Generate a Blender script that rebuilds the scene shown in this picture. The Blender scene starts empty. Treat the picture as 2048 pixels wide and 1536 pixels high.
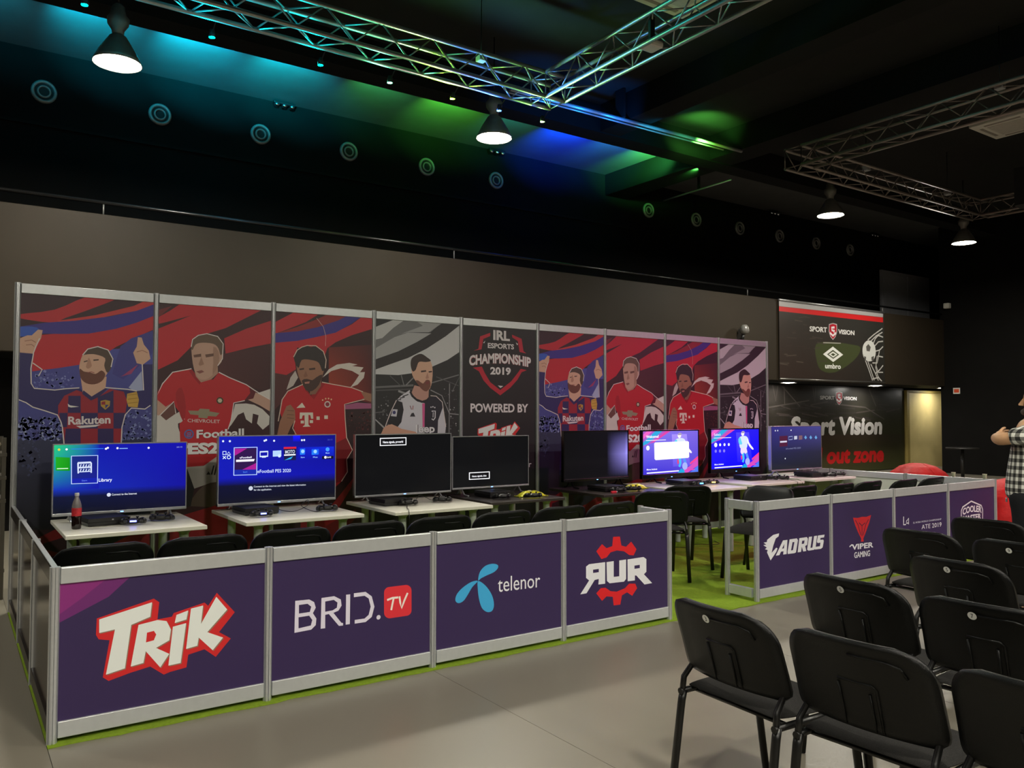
import bpy, bmesh, math, random
from mathutils import Vector, Matrix, Euler, noise
from mathutils.geometry import tessellate_polygon

SC = bpy.context.scene
COL = SC.collection
rnd = random.Random(7)
PI = math.pi

# ------------------------------------------------------------------ camera, world, exposure
CAM_LOC = Vector((-0.42237, -4.33659, 1.53755))
CAM_ROT = Euler((1.605309, -0.001686, -0.605627), 'XYZ')
FPX = 1626.55
cd = bpy.data.cameras.new('camera')
cd.sensor_width = 36.0
cd.lens = FPX / 2048 * 36.0
cd.clip_start = 0.05
cd.clip_end = 200
cam = bpy.data.objects.new('camera', cd)
cam.location = CAM_LOC
cam.rotation_euler = CAM_ROT
COL.objects.link(cam)
SC.camera = cam

w = bpy.data.worlds.new('world')
SC.world = w
w.use_nodes = True
w.node_tree.nodes['Background'].inputs[0].default_value = (0.010, 0.010, 0.009, 1)
w.node_tree.nodes['Background'].inputs[1].default_value = 1.0

SC.view_settings.view_transform = 'Standard'
SC.view_settings.look = 'None'
SC.view_settings.exposure = 0.45
SC.view_settings.gamma = 1.0
SC.view_settings.use_curve_mapping = False

LAMP_POWER = 290.0        # radiance of the pendant lamp lenses
WASH = 1.0                # scale of the coloured ceiling washes


def wash(name, loc, target, rgb, power, angle=80, blend=0.8, size=0.06):
    l = bpy.data.lights.new(name, 'SPOT')
    l.energy = power * WASH
    l.color = rgb
    l.spot_size = math.radians(angle)
    l.spot_blend = blend
    l.shadow_soft_size = size
    o = bpy.data.objects.new(name, l)
    o.location = loc
    o.rotation_euler = (Vector(target) - Vector(loc)).to_track_quat('-Z', 'Y').to_euler()
    COL.objects.link(o)
    return o


# coloured LED washes hung from the roof beam, throwing up and back over the ceiling bay
WASHES = [(-.3, (0.0, .66, .95), 90), (.9, (0.0, .66, .95), 300), (2.1, (0.0, .66, .95), 480), (3.3, (0.0, .68, .85), 330),
          (4.7, (.06, .75, .20), 130), (5.9, (.10, .85, .06), 250), (7.1, (.03, .45, .30), 110), (8.2, (0.0, .06, 1.0), 620),
          (9.3, (.02, .25, .8), 200), (10.2, (.08, .85, .16), 300), (10.9, (.10, .85, .10), 200)]
for x, c, p_ in WASHES:
    wash('wash_light', (x - .35, 5.68, 5.92), (x, 6.45, 6.34), c, p_ * 2.1, 66, 1.0, .05)
# small LED pars under the truss, catching its lower chords
PARS = [(-.6, (0.0, .80, 1.0), 34), (.5, (0.0, .80, 1.0), 40), (1.6, (0.0, .80, 1.0), 40), (2.7, (0.0, .85, .80), 30), (3.5, (.1, .9, .35), 24), (4.3, (.35, .95, .05), 26), (4.95, (.05, .2, 1.0), 34), (5.6, (.3, .95, .2), 22)]
for x, c, p_ in PARS:
    wash('wash_light', (x, 3.76, 5.13), (x + .05, 3.42, 5.36), c, p_ * 1.5, 150, .8, .03)
for x, c, p_ in ((6.1, (0.0, .22, 1.0), 24), (6.8, (0.0, .22, 1.0), 24), (7.5, (0.0, .22, 1.0), 24), (8.3, (0.0, .45, .8), 16), (9.0, (.05, .8, .35), 10), (9.7, (.3, .95, .05), 10)):
    wash('wash_light', (x, 4.25, 5.55), (x + .1, 4.60, 5.92), c, p_, 110, 1.0, .04)
wash('wash_light', (9.3, 4.30, 5.72), (9.8, 4.95, 6.34), (.15, .9, .10), 260, 84, 1.0)
# washes over the parapet and the far end of the booth
wash('wash_light', (1.6, 3.35, 5.15), (2.2, 6.5, 3.6), (.15, .55, .9), 60, 60, 1.0)
wash('wash_light', (5.3, 3.45, 5.15), (6.6, 6.5, 3.3), (.15, .12, .9), 60, 55, 1.0)
wash('wash_light', (3.9, 3.35, 5.15), (4.3, 6.5, 3.5), (.5, .8, .15), 22, 55, 1.0)
wash('wash_light', (12.6, -1.6, 5.1), (8.4, 1.6, 1.4), (1.0, .22, .62), 600, 46, 1.0)

# ------------------------------------------------------------------ projection helpers (pixel of the 2048x1536 photo -> point on a real plane)
RM = CAM_ROT.to_matrix()


def _ray(px, py):
    return RM @ Vector(((px - 1024) / FPX, -(py - 768) / FPX, -1.0))


def at_y(px, py, Y):
    d = _ray(px, py)
    return CAM_LOC + d * ((Y - CAM_LOC.y) / d.y)


def zoom(ox, oy, s):
    return lambda x, y: (ox + x / s, oy + y / s)


# ------------------------------------------------------------------ colours and materials
def lin1(c):
    c = c / 255.0
    return c / 12.92 if c <= 0.04045 else ((c + 0.055) / 1.055) ** 2.4


def lin(rgb):
    return tuple(lin1(c) for c in rgb)


MATS = {}


def mat(name, rgb=(128, 128, 128), rough=.5, metal=0., spec=.5, var=.06, scale=20., bump=0., bscale=80., coat=0., emit=None, strength=1.0, glass=False):
    if name in MATS:
        return MATS[name]
    m = bpy.data.materials.new(name)
    m.use_nodes = True
    nt = m.node_tree
    b = nt.nodes['Principled BSDF']
    b.inputs['Roughness'].default_value = rough
    b.inputs['Metallic'].default_value = metal
    b.inputs['Specular IOR Level'].default_value = spec
    b.inputs['Coat Weight'].default_value = coat
    b.inputs['Coat Roughness'].default_value = .1
    c = lin(rgb)
    if emit is not None:
        b.inputs['Emission Color'].default_value = (*emit, 1)
        b.inputs['Emission Strength'].default_value = strength
    if glass:
        b.inputs['Transmission Weight'].default_value = 1.0
        b.inputs['IOR'].default_value = 1.35
    tc = nt.nodes.new('ShaderNodeTexCoord')
    n = nt.nodes.new('ShaderNodeTexNoise')
    n.inputs['Scale'].default_value = scale
    n.inputs['Detail'].default_value = 3
    nt.links.new(tc.outputs['Object'], n.inputs['Vector'])
    r = nt.nodes.new('ShaderNodeValToRGB')
    r.color_ramp.elements[0].position = .3
    r.color_ramp.elements[1].position = .7
    r.color_ramp.elements[0].color = (*[max(0, x * (1 - var)) for x in c], 1)
    r.color_ramp.elements[1].color = (*[min(1, x * (1 + var)) for x in c], 1)
    nt.links.new(n.outputs['Fac'], r.inputs['Fac'])
    nt.links.new(r.outputs['Color'], b.inputs['Base Color'])
    if bump:
        n2 = nt.nodes.new('ShaderNodeTexNoise')
        n2.inputs['Scale'].default_value = bscale
        nt.links.new(tc.outputs['Object'], n2.inputs['Vector'])
        bp = nt.nodes.new('ShaderNodeBump')
        bp.inputs['Strength'].default_value = bump
        bp.inputs['Distance'].default_value = .01
        nt.links.new(n2.outputs['Fac'], bp.inputs['Height'])
        nt.links.new(bp.outputs['Normal'], b.inputs['Normal'])
    MATS[name] = m
    return m


def print_mat(name, rough=.38, spec=.5, emission=0.0):
    """colour comes from the printed (or lit) artwork stored with the mesh"""
    if name in MATS:
        return MATS[name]
    m = bpy.data.materials.new(name)
    m.use_nodes = True
    nt = m.node_tree
    b = nt.nodes['Principled BSDF']
    b.inputs['Roughness'].default_value = rough
    b.inputs['Specular IOR Level'].default_value = spec
    a = nt.nodes.new('ShaderNodeAttribute')
    a.attribute_name = 'Col'
    if emission:
        b.inputs['Base Color'].default_value = (.01, .01, .012, 1)
        nt.links.new(a.outputs['Color'], b.inputs['Emission Color'])
        b.inputs['Emission Strength'].default_value = emission
    else:
        nt.links.new(a.outputs['Color'], b.inputs['Base Color'])
    MATS[name] = m
    return m


M_ALU = mat('brushed_aluminium', (188, 190, 192), .34, .85, var=.04, scale=60)
M_POST = mat('post_aluminium', (208, 210, 212), .28, .6, var=.03, scale=60)
M_GROOVE = mat('post_groove', (60, 60, 62), .5, .6)
M_RAILW = mat('rail_silver', (204, 207, 208), .32, .45, var=.03, scale=30)
M_PURPLE = mat('purple_board', (62, 44, 88), .42, 0, .5, .05, 6)
M_BOARDBACK = mat('pale_board', (205, 208, 200), .5, 0, .4, .03, 5)
M_DARKBOARD = mat('dark_gloss_board', (52, 42, 38), .16, 0, .6, .12, 3)
M_PRINT = print_mat('poster_print', .42, .55)
M_LOGO = print_mat('logo_print', .42, .4)
M_VINYL = print_mat('banner_vinyl_print', .32, .5)
M_SCREEN = print_mat('lit_screen', .10, .15, 1.0)
M_BLACKPL = mat('black_plastic', (22, 23, 23), .38, 0, .5, .1, 40, .15, 300)
M_CHAIRSH = mat('chair_shell_plastic', (8, 9, 9), .30, 0, .28, .1, 30, .25, 500)
M_FABRIC = mat('charcoal_fabric', (38, 37, 36), .9, 0, .2, .2, 200, .5, 600)
M_TUBE = mat('black_tube', (14, 14, 14), .35, 0, .5, .05, 30)
M_TABLE = mat('white_laminate', (222, 220, 206), .35, 0, .5, .02, 10)
M_TABLED = mat('dark_laminate', (52, 46, 44), .3, 0, .5, .1, 14)
M_LEG = mat('silver_leg', (176, 182, 176), .45, .05, var=.04, scale=20)
M_TVSILV = mat('tv_silver', (190, 192, 196), .3, .7, var=.02)
M_TVBLK = mat('tv_black', (12, 12, 13), .25, 0, .5, .03)
M_WHITEPL = mat('white_plastic', (214, 210, 200), .5, 0, .4, .03, 20)
M_BLACKWALL = mat('black_wall_paint', (18, 17, 16), .85, 0, .12, .12, 3)
M_CEIL = mat('black_ceiling_paint', (34, 34, 33), .85, 0, .2, .1, 3)
M_BALC = mat('taupe_parapet_paint', (47, 40, 31), .6, 0, .22, .05, 2)
M_BEAM = mat('black_beam_paint', (17, 17, 17), .8, 0, .2, .1, 4)
M_GREY = mat('grey_panel_paint', (170, 170, 175), .6, 0, .3, .04, 5)
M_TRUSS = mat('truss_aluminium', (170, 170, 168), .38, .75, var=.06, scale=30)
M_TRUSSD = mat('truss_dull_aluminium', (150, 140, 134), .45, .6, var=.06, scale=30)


# ------------------------------------------------------------------ mesh builder
class MB:
    def __init__(s):
        s.v = []
        s.f = []
        s.sm = []

    def add(s, vs, fs, smooth=False):
        o = len(s.v)
        s.v += [tuple(v) for v in vs]
        s.f += [tuple(i + o for i in f) for f in fs]
        s.sm += [smooth] * len(fs)
        return s

    def box(s, x0, x1, y0, y1, z0, z1, bev=0.0):
        if bev <= 0:
            vs = [(x, y, z) for z in (z0, z1) for y in (y0, y1) for x in (x0, x1)]
            fs = [(0, 2, 3, 1), (4, 5, 7, 6), (0, 1, 5, 4), (2, 6, 7, 3), (0, 4, 6, 2), (1, 3, 7, 5)]
            return s.add(vs, fs)
        bm = bmesh.new()
        bmesh.ops.create_cube(bm, size=1)
        for v in bm.verts:
            v.co = Vector(((x0 + x1) / 2 + v.co.x * (x1 - x0), (y0 + y1) / 2 + v.co.y * (y1 - y0), (z0 + z1) / 2 + v.co.z * (z1 - z0)))
        bmesh.ops.bevel(bm, geom=list(bm.edges), offset=bev, segments=2, affect='EDGES', profile=.5)
        bm.verts.index_update()
        s.add([v.co for v in bm.verts], [[v.index for v in f.verts] for f in bm.faces])
        bm.free()
        return s

    def prism(s, pts, z0, z1, axis='z', smooth=False):
        """closed polygon pts (a,b) swept along an axis"""
        n = len(pts)

        def P(a, b, c):
            return {'z': (a, b, c), 'y': (a, c, b), 'x': (c, a, b)}[axis]
        vs = [P(a, b, z0) for a, b in pts] + [P(a, b, z1) for a, b in pts]
        fs = [(i, (i + 1) % n, n + (i + 1) % n, n + i) for i in range(n)]
        s.add(vs, fs, smooth)
        tri = tessellate_polygon([[Vector((a, b, 0)) for a, b in pts]])
        o = len(s.v)
        s.add(vs, [t for t in tri] + [tuple(i + n for i in t) for t in tri])
        return s

    def tube(s, path, r, n=8, ry=None, cap=True, closed=False):
        path = [Vector(p) for p in path]
        m = len(path)
        rs = r if isinstance(r, (list, tuple)) else [r] * m
        rings = []
        up = None
        for i, p in enumerate(path):
            if closed:
                t = path[(i + 1) % m] - path[i - 1]
            else:
                t = path[min(i + 1, m - 1)] - path[max(i - 1, 0)]
            t.normalize()
            if up is None:
                up = Vector((0, 0, 1)) if abs(t.z) < .9 else Vector((0, 1, 0))
            a = t.cross(up).normalized()
            b = a.cross(t).normalized()
            up = b
            k = (ry / r) if (ry and not isinstance(r, (list, tuple))) else 1.0
            rings.append([p + a * (rs[i] * math.cos(2 * PI * j / n)) + b * (rs[i] * k * math.sin(2 * PI * j / n)) for j in range(n)])
        vs = [v for rg in rings for v in rg]
        fs = []
        last = m if closed else m - 1
        for i in range(last):
            for j in range(n):
                i2 = (i + 1) % m
                fs.append((i * n + j, i * n + (j + 1) % n, i2 * n + (j + 1) % n, i2 * n + j))
        s.add(vs, fs, True)
        if cap and not closed:
            s.add(rings[0], [tuple(range(n))[::-1]])
            s.add(rings[-1], [tuple(range(n))])
        return s

    def lathe(s, prof, n=24, c=(0, 0, 0), smooth=True, ax='z'):
        """prof: list of (r,z)"""
        vs = []
        for r, z in prof:
            for j in range(n):
                a = 2 * PI * j / n
                p = (r * math.cos(a), r * math.sin(a), z)
                if ax == 'y':
                    p = (p[0], p[2], p[1])
                vs.append((p[0] + c[0], p[1] + c[1], p[2] + c[2]))
        fs = []
        for i in range(len(prof) - 1):
            for j in range(n):
                fs.append((i * n + j, i * n + (j + 1) % n, (i + 1) * n + (j + 1) % n, (i + 1) * n + j))
        s.add(vs, fs, smooth)
        return s

    def grid(s, P, nu, nv, smooth=True, wrap=False):
        vs = [P(i / nu, j / nv) for j in range(nv + 1) for i in range(nu + 1)]
        fs = [(j * (nu + 1) + i, j * (nu + 1) + i + 1, (j + 1) * (nu + 1) + i + 1, (j + 1) * (nu + 1) + i) for j in range(nv) for i in range(nu)]
        return s.add(vs, fs, smooth)

    def mesh(s, name, m=None):
        me = bpy.data.meshes.new(name)
        me.from_pydata(s.v, [], s.f)
        me.polygons.foreach_set('use_smooth', s.sm)
        if m:
            me.materials.append(m)
        me.update()
        return me

    def fix(s, name, m=None, merge=1e-5):
        """welded mesh with consistent outward normals"""
        me = s.mesh(name, m)
        bm = bmesh.new()
        bm.from_mesh(me)
        bmesh.ops.remove_doubles(bm, verts=bm.verts, dist=merge)
        bmesh.ops.recalc_face_normals(bm, faces=bm.faces)
        bm.to_mesh(me)
        bm.free()
        return me


def link(name, me, parent=None, loc=(0, 0, 0), rot=(0, 0, 0), scale=(1, 1, 1)):
    o = bpy.data.objects.new(name, me)
    COL.objects.link(o)
    o.location = loc
    o.rotation_euler = rot
    o.scale = scale
    if parent:
        o.parent = parent
    return o


def obj(name, mb, m, parent=None, loc=(0, 0, 0), rot=(0, 0, 0)):
    return link(name, mb.fix(name, m), parent, loc, rot)


def tag(o, label, cat, group=None):
    o['label'] = label
    o['category'] = cat
    if group:
        o['group'] = group
    return o


def thing(name, label, cat, loc=(0, 0, 0), rotz=0.0, group=None):
    o = bpy.data.objects.new(name, None)
    o.empty_display_size = .1
    COL.objects.link(o)
    o.location = loc
    o.rotation_euler = (0, 0, rotz)
    return tag(o, label, cat, group)


def struct(name, mb, m, loc=(0, 0, 0)):
    o = obj(name, mb, m, None, loc)
    o['kind'] = 'structure'
    return o


def copy_tree(o, parent=None):
    c = o.copy()
    COL.objects.link(c)
    c.parent = parent
    for ch in list(o.children):
        copy_tree(ch, c)
    return c


def place(proto, flag, loc, rotz, label, group=None):
    o = proto if not flag else copy_tree(proto)
    o.location = loc
    o.rotation_euler = (0, 0, rotz)
    o['label'] = label
    if group:
        o['group'] = group
    flag.append(1)
    return o


# ------------------------------------------------------------------ flat print artwork (lettering, logos, posters, screens)
_TXT = {}


def text_geo(t, bold=0.0):
    k = (t, bold)
    if k in _TXT:
        return _TXT[k]
    cu = bpy.data.curves.new('lettering', 'FONT')
    cu.body = t
    cu.offset = bold
    cu.resolution_u = 3
    cu.fill_mode = 'FRONT'
    o = bpy.data.objects.new('lettering', cu)
    COL.objects.link(o)
    dg = bpy.context.evaluated_depsgraph_get()
    me = bpy.data.meshes.new_from_object(o.evaluated_get(dg))
    vs = [(v.co.x, v.co.y) for v in me.vertices]
    fs = [tuple(p.vertices) for p in me.polygons]
    bpy.data.objects.remove(o)
    bpy.data.curves.remove(cu)
    bpy.data.meshes.remove(me)
    _TXT[k] = (vs, fs)
    return vs, fs


def _cap(bold):
    vs, _ = text_geo('H', bold)
    return max(v[1] for v in vs)


def smooth_pts(pts, n=4):
    out = []
    m = len(pts)
    for i in range(m):
        p0, p1, p2, p3 = [Vector(pts[(i + k) % m]) for k in (-1, 0, 1, 2)]
        for j in range(n):
            t = j / n
            out.append(tuple(.5 * ((2 * p1) + (-p0 + p2) * t + (2 * p0 - 5 * p1 + 4 * p2 - p3) * t * t + (-p0 + 3 * p1 - 3 * p2 + p3) * t ** 3)))
    return out


def clip_poly(pts, r):
    x0, x1, y0, y1 = r
    for ax, lim, sg in ((0, x0, 1), (0, x1, -1), (1, y0, 1), (1, y1, -1)):
        out = []
        n = len(pts)
        for i in range(n):
            a, b = pts[i], pts[(i + 1) % n]
            ia, ib = (a[ax] - lim) * sg >= 0, (b[ax] - lim) * sg >= 0
            if ia:
                out.append(a)
            if ia != ib:
                t = (lim - a[ax]) / (b[ax] - a[ax])
                out.append((a[0] + (b[0] - a[0]) * t, a[1] + (b[1] - a[1]) * t))
        pts = out
        if len(pts) < 3:
            return []
    return pts


class Art:
    """layers of flat colour in local metres (a to the right, b up)"""
    EPS = .0002

    def __init__(s, to_local, clip=None):
        s.m = to_local
        s.clip = clip
        s.v, s.f, s.c = [], [], []
        s.boxes = []

    def _layer(s, pts):
        xs = [p[0] for p in pts]
        ys = [p[1] for p in pts]
        bb = (min(xs), max(xs), min(ys), max(ys))
        L = 0
        for q, l in s.boxes:
            if bb[0] < q[1] and bb[1] > q[0] and bb[2] < q[3] and bb[3] > q[2]:
                L = max(L, l + 1)
        s.boxes.append((bb, L))
        return L

    def _emit(s, pts, faces, col, cols=None):
        if not pts or not faces:
            return
        d = -(s._layer(pts) + 1) * s.EPS
        o = len(s.v)
        s.v += [(p[0], d, p[1]) for p in pts]
        lc = lin(col) if col else None
        for f in faces:
            s.f.append(tuple(i + o for i in f))
            s.c.append([cols[i] if cols else lc for i in f])

    def poly(s, pts, col, smooth=0, holes=(), raw=False):
        if smooth:
            pts = smooth_pts(pts, smooth)
            holes = [smooth_pts(h, smooth) for h in holes]
        L = [tuple(p) for p in pts] if raw else [s.m(*p) for p in pts]
        H = [[tuple(p) for p in h] if raw else [s.m(*p) for p in h] for h in holes]
        if s.clip and not H:
            L = clip_poly(L, s.clip)
            if len(L) < 3:
                return s
        loops = [[Vector((a, b, 0)) for a, b in L]] + [[Vector((a, b, 0)) for a, b in h] for h in H]
        allp = L + [p for h in H for p in h]
        s._emit(allp, tessellate_polygon(loops), col)
        return s

    def grad(s, quad, cols, n=8, raw=False):
        """quad: tl, tr, br, bl with four colours"""
        q = [Vector(p) for p in quad] if raw else [Vector(s.m(*p)) for p in quad]
        cl = [Vector(lin(c)) for c in cols]
        pts, cs, fs = [], [], []
        for j in range(n + 1):
            for i in range(n + 1):
                u, v = i / n, j / n
                wts = ((1 - u) * (1 - v), u * (1 - v), u * v, (1 - u) * v)
                p = sum((q[k] * wts[k] for k in range(4)), Vector((0, 0)))
                c = sum((cl[k] * wts[k] for k in range(4)), Vector((0, 0, 0)))
                if s.clip:
                    p.x = min(max(p.x, s.clip[0]), s.clip[1])
                    p.y = min(max(p.y, s.clip[2]), s.clip[3])
                pts.append((p.x, p.y))
                cs.append(tuple(c))
        for j in range(n):
            for i in range(n):
                k = j * (n + 1) + i
                fs.append((k, k + 1, k + n + 2, k + n + 1))
        s._emit(pts, fs, None, cs)
        return s

    def line(s, pts, wd, col, raw=False, closed=False):
        """a stroke of width wd metres"""
        P = [Vector(p) for p in pts] if raw else [Vector(s.m(*p)) for p in pts]
        n = len(P)
        L, R = [], []
        for i in range(n):
            if closed:
                t = P[(i + 1) % n] - P[i - 1]
            else:
                t = P[min(i + 1, n - 1)] - P[max(i - 1, 0)]
            t.normalize()
            nn = Vector((-t.y, t.x)) * wd / 2
            L.append(P[i] + nn)
            R.append(P[i] - nn)
        pts2 = [tuple(p) for p in L + R]
        fs = [(i, (i + 1) % n, n + (i + 1) % n, n + i) for i in range(n if closed else n - 1)]
        if s.clip:
            pts2 = [(min(max(a, s.clip[0]), s.clip[1]), min(max(b, s.clip[2]), s.clip[3])) for a, b in pts2]
        s._emit(pts2, fs, col)
        return s

    def disc(s, c, r, col, n=20, raw=False, ry=None):
        C = c if raw else s.m(*c)
        pts = [(C[0] + r * math.cos(2 * PI * i / n), C[1] + (ry or r) * math.sin(2 * PI * i / n)) for i in range(n)]
        return s.poly(pts, col, raw=True)

    def text(s, t, bl, br, tl, col, bold=0.0, arch=0.0, shear=0.0, outline=None, ow=.02, fat=0.0):
        if fat:
            for dx, dy in ((-fat, 0), (fat, 0), (0, fat), (0, -fat)):
                m0 = s.m
                s.m = lambda x, y: (m0(x, y)[0] + dx, m0(x, y)[1] + dy)
                s.text(t, bl, br, tl, col, bold, arch, shear)
                s.m = m0
        if outline:
            s.text(t, bl, br, tl, outline, bold + ow, arch, shear)
        A, B, T = [Vector(s.m(*p)) for p in (bl, br, tl)]
        vs, fs = text_geo(t, bold)
        if not vs:
            return s
        x0 = min(v[0] for v in vs)
        x1 = max(v[0] for v in vs)
        cap = _cap(bold)
        up = (T - A)
        pts = []
        for x, y in vs:
            u = (x - x0) / (x1 - x0)
            vv = y / cap
            p = A + (B - A) * u + up * (vv + arch * (1 - (2 * u - 1) ** 2))
            p = p + Vector((shear * up.length * vv, 0))
            pts.append((p.x, p.y))
        s._emit(pts, fs, col)
        return s

    def mesh(s, name, m):
        me = bpy.data.meshes.new(name)
        me.from_pydata(s.v, [], s.f)
        at = me.color_attributes.new('Col', 'FLOAT_COLOR', 'CORNER')
        flat = []
        for p, cs in zip(me.polygons, s.c):
            for c in cs:
                flat += [c[0], c[1], c[2], 1.0]
        at.data.foreach_set('color', flat)
        me.materials.append(m)
        me.update()
        bm = bmesh.new()
        bm.from_mesh(me)
        for f in bm.faces:
            f.normal_update()
            if f.normal.y > 0:
                f.normal_flip()
        bm.to_mesh(me)
        bm.free()
        return me


def wall_map(z, Y, X0, Z0=0.0):
    def m(x, y):
        px, py = z(x, y)
        p = at_y(px, py, Y)
        return (p.x - X0, p.z - Z0)
    return m

# ================================================================== THE ROOM
M_FLOOR = mat('grey_vinyl_floor', (128, 122, 109), .34, 0, .45, .10, 900, .04, 400)
M_SEAM = mat('floor_seam', (80, 76, 70), .8)
CEIL_Z = 6.34
BALC_Y, REAR_Y = 6.5, 8.0
SOFFIT_Z, PARAPET_Z = 2.22, 3.92
END_X = 20.6

fl = struct('floor', MB().box(-6, 25, -9.2, 8.2, -.2, -.004), M_SEAM)
sheet = MB().box(.0015, 1.9985, -9.2, 8.1, -.004, 0).fix('floor_sheet', M_FLOOR)
for k in range(16):
    link('floor_sheet', sheet, fl, (-6.02 + 2 * k, 0, 0))
struct('ceiling', MB().box(-6.2, 25, -9.4, 5.2, CEIL_Z, CEIL_Z + .2), M_CEIL)
struct('ceiling_rear', MB().box(-6.2, 25, 5.2, 8.2, CEIL_Z, CEIL_Z + .2), mat('wash_lightened_ceiling', (82, 82, 82), .85, 0, .2, .06, 3))  # rear bay ceiling coloured paler to brighten the coloured wash
struct('wall_back', MB().box(-6.2, 25, REAR_Y, REAR_Y + .2, 0, CEIL_Z), M_BLACKWALL)
struct('wall_left', MB().box(-6.2, -6, -9.2, 8, 0, CEIL_Z), M_BLACKWALL)
struct('wall_front', MB().box(-6.2, 25, -9.4, -9.2, 0, CEIL_Z), M_BLACKWALL)
struct('wall_right', MB().box(END_X, END_X + .25, -9.2, BALC_Y + .1, 0, CEIL_Z), M_BLACKWALL)
struct('wall_corridor', MB().box(25, 25.2, -9.2, 8.2, 0, CEIL_Z), M_BLACKWALL)
# mezzanine: slab with soffit and a solid parapet
struct('wall_parapet', MB().box(-6, END_X, BALC_Y, BALC_Y + .12, SOFFIT_Z, PARAPET_Z, .008), M_BALC)
struct('trim_1', MB().box(-6, 25, BALC_Y + .12, REAR_Y, SOFFIT_Z + .005, SOFFIT_Z + .3), M_BLACKWALL)
struct('trim_2', MB().box(-6, 25, REAR_Y - .03, REAR_Y, 5.32, 5.36), M_BEAM)
# roof beams
struct('trim_3', MB().box(-6, 25, 5.2, 5.55, 5.9, CEIL_Z), M_BEAM)
struct('trim_4', MB().box(10.4, 10.95, 5.55, REAR_Y, 5.92, CEIL_Z), M_BEAM)
struct('trim_5', MB().box(7.85, 8.26, -9, 5.2, 5.92, CEIL_Z), M_BEAM)
struct('trim_6', MB().box(10.35, 10.9, -9, 5.2, 5.92, CEIL_Z), M_BEAM)

# handrail along the parapet
hr = thing('handrail', 'long black tubular handrail running above the taupe balcony parapet', 'handrail', (0, BALC_Y + .06, 0))
obj('rail', MB().tube([(-6, 0, 4.075), (END_X, 0, 4.075)], .024, 10), mat('handrail_black', (28, 28, 28), .22, .3), hr)
pst = MB().tube([(0, 0, PARAPET_Z), (0, 0, 4.07)], .009, 8).fix('rail_post', mat('rail_post_steel', (150, 150, 146), .4, .6))
for px, py in ((207, 420), (908, 512), (1495, 590)):
    link('rail_post', pst, hr, (at_y(px, py, BALC_Y + .06).x, 0, 0))
for x in (-3.6, 17.9):
    link('rail_post', pst, hr, (x, 0, 0))

# doors
M_YEL = mat('pale_yellow_door', (206, 188, 128), .55, 0, .3, .08, 2)
d1 = struct('door_1', MB().box(21.42, 23.25, REAR_Y - .05, REAR_Y - .005, 0, 2.1), M_YEL)
obj('door_frame', MB().box(21.30, 21.42, REAR_Y - .1, REAR_Y - .005, 0, 2.16).box(23.25, 23.37, REAR_Y - .1, REAR_Y - .005, 0, 2.16).box(21.42, 23.25, REAR_Y - .1, REAR_Y - .005, 2.1, 2.16), mat('door_frame_ochre', (150, 132, 70), .6), d1)
d2 = struct('door_2', MB().box(20.1, 22.5, REAR_Y - .12, REAR_Y - .06, 2.6, 5.38), M_GREY)
for a in (20.14, 21.34):
    obj('door_leaf', MB().box(a, a + 1.12, REAR_Y - .15, REAR_Y - .12, 2.6, 5.3, .006), M_GREY, d2)

# ------------------------------------------------------------------ nozzles in the wall
M_NOZ = mat('nozzle_grey', (150, 150, 146), .45, .3)
nz = thing('air_nozzle', 'round grey air nozzle', 'air vent', (0, REAR_Y, 5.785), 0, 'round air nozzles in a row high on the black wall')
obj('flange', MB().lathe([(.115, 0), (.115, -.03), (.135, -.04), (.155, -.02), (.155, 0)], 28, ax='y'), M_NOZ, nz)
obj('inner_ring', MB().lathe([(.062, .01), (.062, -.03), (.078, -.034), (.084, -.02), (.084, .01)], 24, ax='y'), M_NOZ, nz)
obj('throat', MB().lathe([(.118, -.012), (.1, -.004), (.082, -.006), (.06, -.003), (.0, -.003)], 24, ax='y'), mat('nozzle_dark', (18, 18, 18), .6), nz)
used = []
xs = [0.533 + 1.4435 * k for k in range(6)] + [11.6 + 1.448 * k for k in range(6)]
NL = ['nearest the bright lamp at the far left', 'second from the left', 'third from the left, under the teal ceiling glow',
      'fourth from the left, under the green ceiling glow', 'fifth from the left', 'just below the middle pendant lamp',
      'first after the wide gap in the row', 'second after the wide gap', 'third after the wide gap', 'left of the third pendant lamp',
      'second from the right end of the row', 'last at the right end of the row']
for x, l in zip(xs, NL):
    place(nz, used, (x, REAR_Y, 5.785), 0, 'round grey air nozzle in black wall, ' + l)

# small three-lamp spotlights at the ceiling edge
sp = thing('spotlight_cluster', 'x', 'spotlight', (0, 0, 0), 0, 'small triple spotlights along the top of the black wall')
obj('bar', MB().box(-.17, .17, -.03, .03, .02, .06, .008), M_BLACKPL, sp)
lens = MB().lathe([(0, -.03), (.03, -.022), (.042, .0), (.04, .03), (0, .03)], 14).fix('lens', mat('chrome_lens', (235, 238, 250), .06, 1.0))
for k in (-.12, 0, .12):
    link('lens', lens, sp, (k, 0, 0))
used = []
for x, l in zip((3.74, 7.68, 15.6, 19.78), ('above the third nozzle', 'under the middle pendant lamp', 'left of the third pendant lamp', 'left of the fourth pendant lamp')):
    place(sp, used, (x, 7.86, 6.25), 0, 'small glinting triple spotlight on black wall top, ' + l)

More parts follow.
